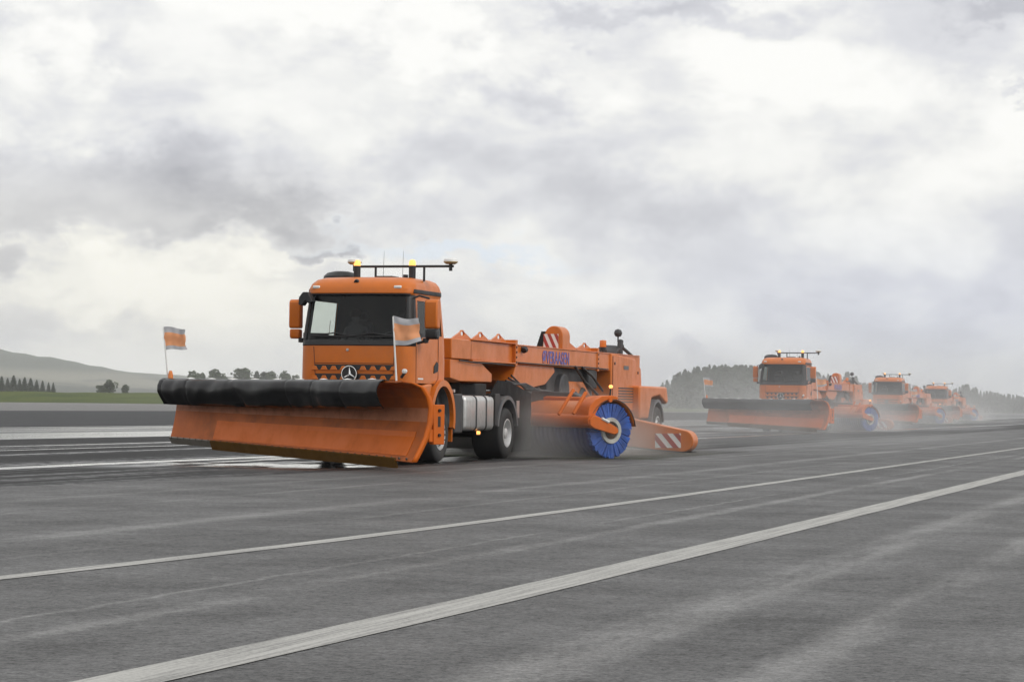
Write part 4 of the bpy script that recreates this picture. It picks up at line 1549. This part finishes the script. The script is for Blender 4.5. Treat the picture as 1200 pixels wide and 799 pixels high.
# things on the roof of the engine body: beacon, muffler, stack
b = MB()
b.tube([(0.3, 15.7, 2.42), (0.3, 15.7, 2.56)], 0.03, 8)
b.tube([(0.3, 15.7, 2.55), (0.3, 15.7, 2.64)], 0.075, 12)
bc = b.build('rear_beacon', M['black'], T)
MB().lathe([(0.085, 0), (0.09, 0.02), (0.085, 0.17), (0.0, 0.19)], (0.3, 15.7, 2.64), (0, 0, 1), 16).build('beacon_lens', M['amber'], bc)
b = MB()
b.lathe([(0, -0.45), (0.16, -0.45), (0.2, -0.36), (0.2, 0.2), (0.14, 0.3), (0, 0.3)], (0.2, 16.9, 2.52), (0.3, 0.95, 0), 16)
b.tube([(0.42, 17.0, 2.40), (0.42, 17.0, 2.75), (0.42, 17.05, 2.84)], 0.075, 10)
b.tube([(0.3, 16.7, 2.46), (0.46, 17.1, 2.72)], 0.05, 8)
b.tube([(0.48, 17.0, 2.66), (0.70, 17.3, 2.42)], 0.045, 8)
b.tube([(0.36, 17.0, 2.8), (0.36, 17.0, 2.95)], 0.02, 6)
b.lathe([(0, -0.11), (0.08, -0.08), (0.11, 0), (0.08, 0.08), (0, 0.11)], (0.36, 17.0, 3.04), (0, 0, 1), 14)
b.build('exhaust', M['dark'], T)

for k in range(6):
    MB().box(0.928, 0.942, 14.9, 16.4, 1.22 + 0.07 * k, 1.25 + 0.07 * k).build('vent_slat', M['dark'], body)
for y, z in ((14.5, 1.15), (14.5, 2.2), (16.9, 1.15), (16.9, 2.0)):
    MB().lathe([(0, 0.02), (0.035, 0.018), (0.04, 0)], (0.93, y, z), (1, 0, 0), 10).build('latch', M['bolt'], body)
for k in range(8):
    y = 6.0 if k < 4 else 13.02
    MB().lathe([(0, 0.02), (0.022, 0.018), (0.025, 0)], (0.92 if y < 7 else 0.90, y, 2.06 + 0.11 * (k % 4)), (1, 0, 0), 6).build('flange_bolt', M['bolt'], beam)
MB().tube([(0.89, 6.2, 2.06), (0.90, 9.0, 2.05), (0.90, 12.0, 2.06), (0.90, 14.0, 2.04)], 0.014, 5).build('cable', M['black'], beam)
MB().tube([(0.92, 2.0, 2.02), (0.95, 3.0, 1.99), (0.93, 4.2, 2.0), (0.90, 5.9, 1.98)], 0.014, 5).build('cable', M['black'], neck)
MB().box(0.935, 0.94, 15.4, 15.9, 2.06, 2.16).build('data_plate', M['grey'], body)
MB().tube([(0.7, 1.5, 1.9), (0.8, 1.0, 1.6), (0.6, 0.8, 1.3), (0.5, 1.1, 1.2)], 0.02, 6).build('air_line', M['red'], T)
MB().tube([(0.6, 1.5, 1.9), (0.7, 0.95, 1.7), (0.5, 0.8, 1.35), (0.4, 1.1, 1.2)], 0.02, 6).build('air_line', M['black'], T)
# blower arms with red and white warning boards
def board(poly_mat, parent, Mx):
    """striped warning board built as flat plates; local plane x,z, facing -y"""
    base = MB().box(0, 0.66, -0.004, 0.0, 0, 0.36, 0, Mx).build('warning_board', M['white'], T)
    b = MB()
    for x0 in (-0.14, 0.16, 0.46):
        pts_ = [(x0 + 0.30, 0.0), (x0 + 0.45, 0.0), (x0 + 0.15, 0.36), (x0, 0.36)]
        # clip to the board
        def clip(poly, lo, hi):
            out = []
            for s_, v_ in ((1, lo), (-1, -hi)):
                out = []
                for i in range(len(poly)):
                    a, c = poly[i], poly[(i + 1) % len(poly)]
                    ia, ic = s_ * a[0] >= v_, s_ * c[0] >= v_
                    if ia:
                        out.append(a)
                    if ia != ic:
                        t = (s_ * v_ - a[0]) / (c[0] - a[0])
                        out.append((a[0] + (c[0] - a[0]) * t, a[1] + (c[1] - a[1]) * t))
                poly = out
                if not poly:
                    return []
            return poly
        pts_ = clip(pts_, 0.0, 0.66)
        if len(pts_) > 2:
            b.prism(pts_, 'y', -0.009, -0.005, 0, Mx)
    b.build('red_stripe', M['red'], base, smooth=0)


b = MB()
arm_o = [(1.05, 0.16), (1.05, 0.92), (1.5, 0.80), (2.75, 0.555)]
arm_o += [(2.75 + 0.275 * math.sin(a), 0.285 + 0.27 * math.cos(a)) for a in [k * math.pi / 10 for k in range(1, 11)]]
arm_o += [(2.0, 0.06)]
b.prism(arm_o, 'y', 14.3, 14.85)
arm1 = b.build('blower_arm', M['orange'], T, bevel=0.02)
MB().prism([(1.1, 0.10), (2.9, 0.0), (2.9, 0.02), (1.1, 0.16)], 'y', 14.35, 14.8).box(2.72, 2.98, 14.34, 14.8, 0.0, 0.03).build('skid', M['rubber'], arm1)
board(None, arm1, Matrix.Translation((2.05, 14.295, 0.10)) @ Matrix.Rotation(R(-1), 4, 'Y'))
b = MB()
fold = [(0.36, 2.42), (0.40, 2.78)]
fold += [(0.62 - 0.215 * math.cos(a), 2.78 + 0.21 * math.sin(a)) for a in [k * math.pi / 10 for k in range(1, 10)]]
fold += [(0.84, 2.78), (0.86, 2.42)]
Mf = Matrix.Translation((0.62, 9.9, 2.44)) @ Matrix.Rotation(R(4), 4, 'Y') @ Matrix.Translation((-0.62, -9.9, -2.44))
b.prism(fold, 'y', 9.9, 10.55, 0, Mf)
arm2 = b.build('folded_blower_arm', M['orange'], T, bevel=0.02)
MB().prism([(0.20, 2.42), (0.34, 2.86), (0.42, 2.86), (0.36, 2.42)], 'y', 9.9, 10.5).build('skid', M['rubber'], arm2)
board(None, arm2, Matrix.Translation((0.40, 9.89, 2.44)) @ Matrix.Rotation(R(0), 4, 'Y') @ Matrix.Diagonal((0.55, 1, 1.0, 1)))

# ---- broom
BE = Vector((3.08, 5.95, 0.60))                 # near end centre
bax = Vector((0.83, -0.557, 0)).normalized()     # outward along the axle
BL = 5.0
b = MB()
rnd = random.Random(3)
br_r = 0.595
nring = 34
prof_ = []
for i in range(nring):
    h = -0.05 - (BL - 0.1) * i / nring
    prof_ += [(br_r - 0.05, h), (br_r - 0.01 + 0.01 * rnd.random(), h - 0.03), (br_r + 0.0 * rnd.random(), h - 0.10), (br_r - 0.05, h - 0.14)]
b.lathe(prof_, BE, bax, 40)
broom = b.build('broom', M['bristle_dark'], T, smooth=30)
# end wafer: bristle tufts fanned out around the flange
aa = bax.cross(Vector((0, 0, 1))).normalized()
bb = Vector((0, 0, 1))
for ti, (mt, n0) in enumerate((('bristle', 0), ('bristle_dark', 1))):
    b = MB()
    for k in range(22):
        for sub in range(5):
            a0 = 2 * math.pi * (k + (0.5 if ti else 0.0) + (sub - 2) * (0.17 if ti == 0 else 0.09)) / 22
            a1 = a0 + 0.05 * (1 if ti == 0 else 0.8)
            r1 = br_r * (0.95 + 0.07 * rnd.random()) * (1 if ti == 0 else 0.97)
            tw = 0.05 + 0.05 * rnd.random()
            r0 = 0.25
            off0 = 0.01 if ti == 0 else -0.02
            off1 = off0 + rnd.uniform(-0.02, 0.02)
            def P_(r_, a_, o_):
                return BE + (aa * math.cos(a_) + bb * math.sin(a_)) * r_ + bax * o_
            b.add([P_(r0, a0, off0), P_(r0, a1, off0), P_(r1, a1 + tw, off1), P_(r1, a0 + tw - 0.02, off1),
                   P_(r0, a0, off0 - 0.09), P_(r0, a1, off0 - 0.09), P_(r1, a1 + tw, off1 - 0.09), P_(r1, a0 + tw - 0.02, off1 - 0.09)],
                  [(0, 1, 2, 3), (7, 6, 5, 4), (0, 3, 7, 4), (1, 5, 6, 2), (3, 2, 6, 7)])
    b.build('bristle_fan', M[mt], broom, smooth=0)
b = MB()
b.lathe([(0.19, 0.03), (0.20, 0.05), (0.275, 0.05), (0.285, 0.03), (0.285, -0.03), (0.19, -0.03)], BE, bax, 32)
b.build('flange_ring', M['offwhite'], broom, smooth=40)
b = MB()
b.lathe([(0, 0.02), (0.10, 0.02), (0.19, 0.0), (0.195, -0.05)], BE, bax, 24)
b.lathe([(0, 0.16), (0.055, 0.15), (0.06, 0.0)], BE, bax, 16)
b.build('hub', mat('rusty_hub', (0.10, 0.055, 0.035), 0.6, metal=0.3, dirt=0.6), broom)
# arm carrying the axle and hood over the brush
AB = Matrix.Translation(BE) @ Matrix(((aa.x, bax.x, 0, 0), (aa.y, bax.y, 0, 0), (0, 0, 1, 0), (0, 0, 0, 1)))
# find which side aa points to : want local +x to the picture left
sgn = -1 if aa.x > 0 else 1
def L(x, y, z):
    return AB @ Vector((sgn * x, y, z))
b = MB()
poly = [(0.0, -0.085), (0.07, -0.05), (0.075, 0.03), (0.0, 0.08), (-0.05, 0.06)]
arm_p = [(-0.06, -0.05), (-0.07, 0.03), (-0.02, 0.075), (0.50, 0.30), (0.64, 0.33), (0.74, 0.24), (0.74, 0.12), (0.62, 0.05), (0.04, -0.08)]
vs_ = [L(x, 0.10, z) for x, z in arm_p] + [L(x, 0.19, z) for x, z in arm_p]
n_ = len(arm_p)
b.add(vs_, [tuple(range(n_)), tuple(range(2 * n_ - 1, n_ - 1, -1))] + [(i, n_ + i, n_ + (i + 1) % n_, (i + 1) % n_) for i in range(n_)])
barm = b.build('broom_arm', M['plow_bright'], T, bevel=0.012)
b = MB()
q0, q1 = L(0.22, 0.195, 0.185), L(0.42, 0.195, 0.265)
b.tube([q0, q1], 0.03, 6)
b.build('grease_plate', M['white'], barm)
b = MB()
b.tube([L(0.62, 0.15, 0.20), L(0.62, -0.9, 0.20), L(0.62, -3.4, 0.22)], 0.15, 14)
b.tube([L(0.10, 0.12, 0.66), L(0.10, -3.6, 0.70)], 0.05, 8)
b.build('broom_axle_tube', M['plow_bright'], T)
b = MB()
hoodp = []
for k in range(13):
    a = R(8 + 150 * k / 12)
    r_ = 0.66
    hoodp.append((r_ * math.cos(a) * -1 + 0.0, r_ * math.sin(a)))
# hood: arc sheet over the brush; runs the length of the broom
rows = [[L(x * -1 * -1, 0.06 - BL * t, z) for x, z in hoodp] for t in (0, 0.02, 0.5, 1.0)]
b.grid(rows)
hood = b.build('broom_hood', M['orange'], T, smooth=60, solid=0.012, soff=0)
MB().grid([[L(x * 1.02, 0.07 - 0.10 * t, z * 1.02) for x, z in hoodp] for t in (0, 1)]).build('hood_rim', M['black'], hood, smooth=60, solid=0.02, soff=0)
b = MB()
for k0, k1 in ((0, 0),):
    hp = [(0.70, 0.30), (0.66, 0.50), (0.50, 0.66), (0.30, 0.74), (0.0, 0.76), (-0.16, 0.72), (-0.14, 0.665), (0.05, 0.67), (0.26, 0.62), (0.40, 0.50), (0.50, 0.33)]
    vs_ = [L(x, 0.07, z) for x, z in hp] + [L(x, -0.35, z) for x, z in hp]
    n_ = len(hp)
    b.add(vs_, [tuple(range(n_)), tuple(range(2 * n_ - 1, n_ - 1, -1))] + [(i, n_ + i, n_ + (i + 1) % n_, (i + 1) % n_) for i in range(n_)])
b.tube([L(0.98, -0.1, 0.35), L(0.62, -0.1, 0.82)], 0.045, 8)
b.tube([L(1.22, -0.3, 0.33), L(0.80, -0.3, 0.88)], 0.04, 8)
b.build('hood_plate', M['plow_bright'], hood, bevel=0.012)
b = MB()
b.tube([L(0.02, 0.0, 0.76), L(0.0, 0.0, 0.92)], 0.02, 6)
b.lathe([(0, -0.04), (0.04, -0.03), (0.04, 0.03), (0, 0.04)], L(0.0, 0.0, 0.95), (0, 1, 0), 10, 1)
b.build('hood_marker', [M['black'], M['amber_glow']], hood)
b = MB()
for q in range(5):
    b.box(-0.8 + 0.0 * q, 0.8, 7.0 + 0.0 * q, 9.2, 1.25, 1.44) if q == 0 else None
b.tube([(0.6, 8.6, 1.5), (1.2, 7.2, 1.30), (2.0, 6.6, 1.15)], 0.09, 10)
b.tube([(0.6, 8.9, 1.3), (1.3, 7.4, 1.05), (2.1, 6.8, 0.9)], 0.07, 10)
b.prism([(0.8, 1.0), (2.2, 1.0), (2.4, 1.22), (1.9, 1.42), (1.0, 1.45)], 'y', 7.0, 7.5)
b.build('broom_lift', M['dark'], T, bevel=0.02)

# ------------------------------------------------------------------ convoy copies
CH = {}
for o in list(bpy.data.objects):
    if o.parent is not None:
        CH.setdefault(o.parent.name, []).append(o)
tag(T, 'nearest and largest orange airport snow plow truck, towing a blue brush sweeper', 'truck', 'airport snow clearing trucks in a convoy')
heh = Vector((math.sin(TH), math.cos(TH), 0))
pep = Vector((math.cos(TH), -math.sin(TH), 0))
for px, Z, lab in ((915, 119, 'second orange plow truck, half veiled in spray behind the nearest one'),
                   (1039, 190, 'third orange plow truck, between the second truck and the farthest'),
                   (1096, 254, 'farthest and smallest orange plow truck, last in the convoy')):
    P = Vector(((px - 600) * Z / F, Z, 0)) + pep * 0.1 + heh * 1.55
    c = copy_tree(T)
    c.location = P
    c['label'] = lab
TRUCKS = [o for o in bpy.data.objects if o.name.startswith('snow_sweeper_truck')]

# ------------------------------------------------------------------ the person in the cab
def person(base):
    me = bpy.data.meshes.new('person')
    J = [((0, 0, 0.0), 0.15), ((0, 0.02, 0.22), 0.14), ((0, 0.03, 0.44), 0.15), ((0, 0.01, 0.56), 0.065), ((0, -0.02, 0.62), 0.06), ((0, -0.03, 0.72), 0.098), ((0, -0.02, 0.80), 0.085),
         ((-0.19, 0.02, 0.47), 0.065), ((-0.26, -0.04, 0.24), 0.05), ((-0.16, -0.28, 0.20), 0.04), ((-0.12, -0.36, 0.21), 0.035),
         ((0.19, 0.02, 0.47), 0.065), ((0.26, -0.04, 0.24), 0.05), ((0.16, -0.28, 0.20), 0.04), ((0.12, -0.36, 0.21), 0.035),
         ((-0.10, -0.05, -0.02), 0.095), ((-0.12, -0.42, 0.03), 0.075), ((-0.12, -0.50, -0.38), 0.055), ((-0.12, -0.60, -0.42), 0.04),
         ((0.10, -0.05, -0.02), 0.095), ((0.12, -0.42, 0.03), 0.075), ((0.12, -0.50, -0.38), 0.055), ((0.12, -0.60, -0.42), 0.04)]
    E_ = [(0, 1), (1, 2), (2, 3), (3, 4), (4, 5), (5, 6), (2, 7), (7, 8), (8, 9), (9, 10), (2, 11), (11, 12), (12, 13), (13, 14), (0, 15), (15, 16), (16, 17), (17, 18), (0, 19), (19, 20), (20, 21), (21, 22)]
    me.from_pydata([j[0] for j in J], E_, [])
    me.materials.append(mat('dark_work_jacket', (0.05, 0.05, 0.055), 0.85))
    o = bpy.data.objects.new('person', me)
    col.objects.link(o)
    sk = o.modifiers.new('skin', 'SKIN')
    for v, j in zip(me.skin_vertices[0].data, J):
        v.radius = (j[1], j[1])
    me.skin_vertices[0].data[0].use_root = True
    ss = o.modifiers.new('sub', 'SUBSURF')
    ss.levels = ss.render_levels = 2
    o.location = base
    o.rotation_euler = (0, 0, -TH)
    return o


seat_w = ORIG + pep * -0.42 + heh * -0.42 + Vector((0, 0, 2.10))
pe = person(seat_w)
tag(pe, 'person in dark clothing sitting behind the windscreen of the nearest truck', 'person')
b = MB()
b.lathe([(0.0, 0.115), (0.06, 0.105), (0.10, 0.06), (0.112, 0.0), (0.105, -0.05)], (0, -0.01, 0.76), (0, 0, 1), 16)
b.build('hair', mat('dark_hair', (0.02, 0.015, 0.012), 0.8), pe)

# ------------------------------------------------------------------ haze and spray
def haze_box():
    b = MB().box(-2600, 1400, -40, 6800, -1.2, 135)
    m = bpy.data.materials.new('air_haze')
    m.use_nodes = True
    N = NT(m.node_tree)
    N.n.clear()
    out = N.node('ShaderNodeOutputMaterial')
    v = N.node('ShaderNodeVolumePrincipled')
    v.inputs['Color'].default_value = (0.975, 0.98, 0.99, 1)
    v.inputs['Density'].default_value = 1.3e-4
    v.inputs['Anisotropy'].default_value = 0.0
    N.l.new(v.outputs[0], out.inputs['Volume'])
    o = b.build('haze', m, smooth=0)
    tag(o, kind='stuff')


def spray(name, loc, dims, dens, color, label, seed, turn=0.0):
    """a cloud of wet spray: density falls to nothing before the faces of its box"""
    b = MB().box(-1, 1, -1, 1, 0, 1)
    m = bpy.data.materials.new('spray_volume')
    m.use_nodes = True
    N = NT(m.node_tree)
    N.n.clear()
    out = N.node('ShaderNodeOutputMaterial')
    v = N.node('ShaderNodeVolumePrincipled')
    v.inputs['Color'].default_value = (*color, 1)
    tcn = N.node('ShaderNodeTexCoord').outputs['Object']
    sp = N.node('ShaderNodeSeparateXYZ')
    N.l.new(tcn, sp.inputs[0])
    x, y, z = sp.outputs
    mp = N.node('ShaderNodeMapping')
    mp.inputs['Scale'].default_value = (dims[0] * 0.5, dims[1] * 0.5, dims[2])
    mp.inputs['Location'].default_value = (seed * 3.1, seed * 1.7, 0)
    N.l.new(tcn, mp.inputs[0])
    nz = N.rng(N.noise(mp.outputs[0], 0.35, 3, 0.6), 0.36, 0.66, 0.12, 1.0)
    fx = N.rng(N.m('ABSOLUTE', x), 0.25, 0.98, 1.0, 0.0)
    fyb = N.m('MULTIPLY', N.rng(y, -1.0, -0.72), N.rng(y, -0.2, 0.98, 1.0, 0.0))
    fz = N.m('POWER', N.rng(z, 0.0, 0.98, 1.0, 0.0), 1.3)
    d = N.m('MULTIPLY', N.m('MULTIPLY', N.m('MULTIPLY', fx, fyb), N.m('MULTIPLY', fz, nz)), dens)
    N.l.new(d, v.inputs['Density'])
    N.l.new(v.outputs[0], out.inputs['Volume'])
    o = b.build(name, m, smooth=0)
    o.location = loc
    o.scale = (dims[0] / 2, dims[1] / 2, dims[2])
    o.rotation_euler = (0, 0, -TH + turn)
    tag(o, label, 'spray', kind='stuff')
    return o


haze_box()
t1, t2, t3, t4 = [t_.location.copy() for t_ in sorted(TRUCKS, key=lambda q: q.location.y)]
spray('spray_cloud', t1 + pep * 1.0 + heh * 11.6, (6.0, 11.0, 1.8), 0.45, (0.74, 0.72, 0.70), 'dirty spray thrown up around the blue brush of the nearest truck', 1)
spray('spray_cloud', t1 + pep * 2.0 + heh * 38, (18, 58, 5.0), 0.016, (0.93, 0.935, 0.94), 'pale spray trailing behind the nearest truck towards the second', 2)
spray('spray_cloud', t2 + pep * 1.0 + heh * 34, (20, 66, 5.6), 0.018, (0.93, 0.935, 0.94), 'pale spray trailing behind the second truck', 3)
spray('spray_cloud', t3 + pep * 1.0 + heh * 32, (20, 60, 5.6), 0.016, (0.93, 0.935, 0.94), 'pale spray trailing behind the third truck', 4)
spray('spray_cloud', t1 + pep * 0.95 + heh * 6.55, (6.6, 3.4, 1.9), 1.0, (0.74, 0.73, 0.72), 'dark wet spray flung off the rolling brush of the nearest truck', 9, R(-34))
for tq, dq, lab, sd in ((t2, 0.34, 'spray in front of the brush disc of the second truck', 10), (t3, 0.30, 'spray in front of the brush disc of the third truck', 11), (t4, 0.30, 'spray in front of the brush disc of the farthest truck', 12)):
    spray('spray_cloud', tq + pep * 2.4 + heh * 6.0, (6.5, 8.0, 2.3), dq, (0.80, 0.80, 0.80), lab, sd)
spray('low_mist', Vector((210, 520, 0)), (620, 460, 24), 0.0034, (0.95, 0.955, 0.96), 'pale mist lying before the far wood on the right', 13)
spray('spray_cloud', t2 + pep * 0.0 + heh * -4.5, (14, 10, 2.6), 0.08, (0.85, 0.85, 0.85), 'spray curling over the plow of the second truck', 5)
spray('spray_cloud', t2 + pep * 0.8 + heh * 11.5, (8, 15, 2.6), 0.36, (0.74, 0.73, 0.72), 'grey spray around the brush of the second truck', 6)
spray('spray_cloud', t3 + pep * 0.8 + heh * 9.5, (9, 22, 2.6), 0.20, (0.70, 0.70, 0.70), 'grey spray around the brush of the third truck', 7)
spray('spray_cloud', t4 + pep * 0.8 + heh * 9.5, (9, 22, 2.6), 0.15, (0.70, 0.70, 0.70), 'grey spray around the brush of the farthest truck', 8)
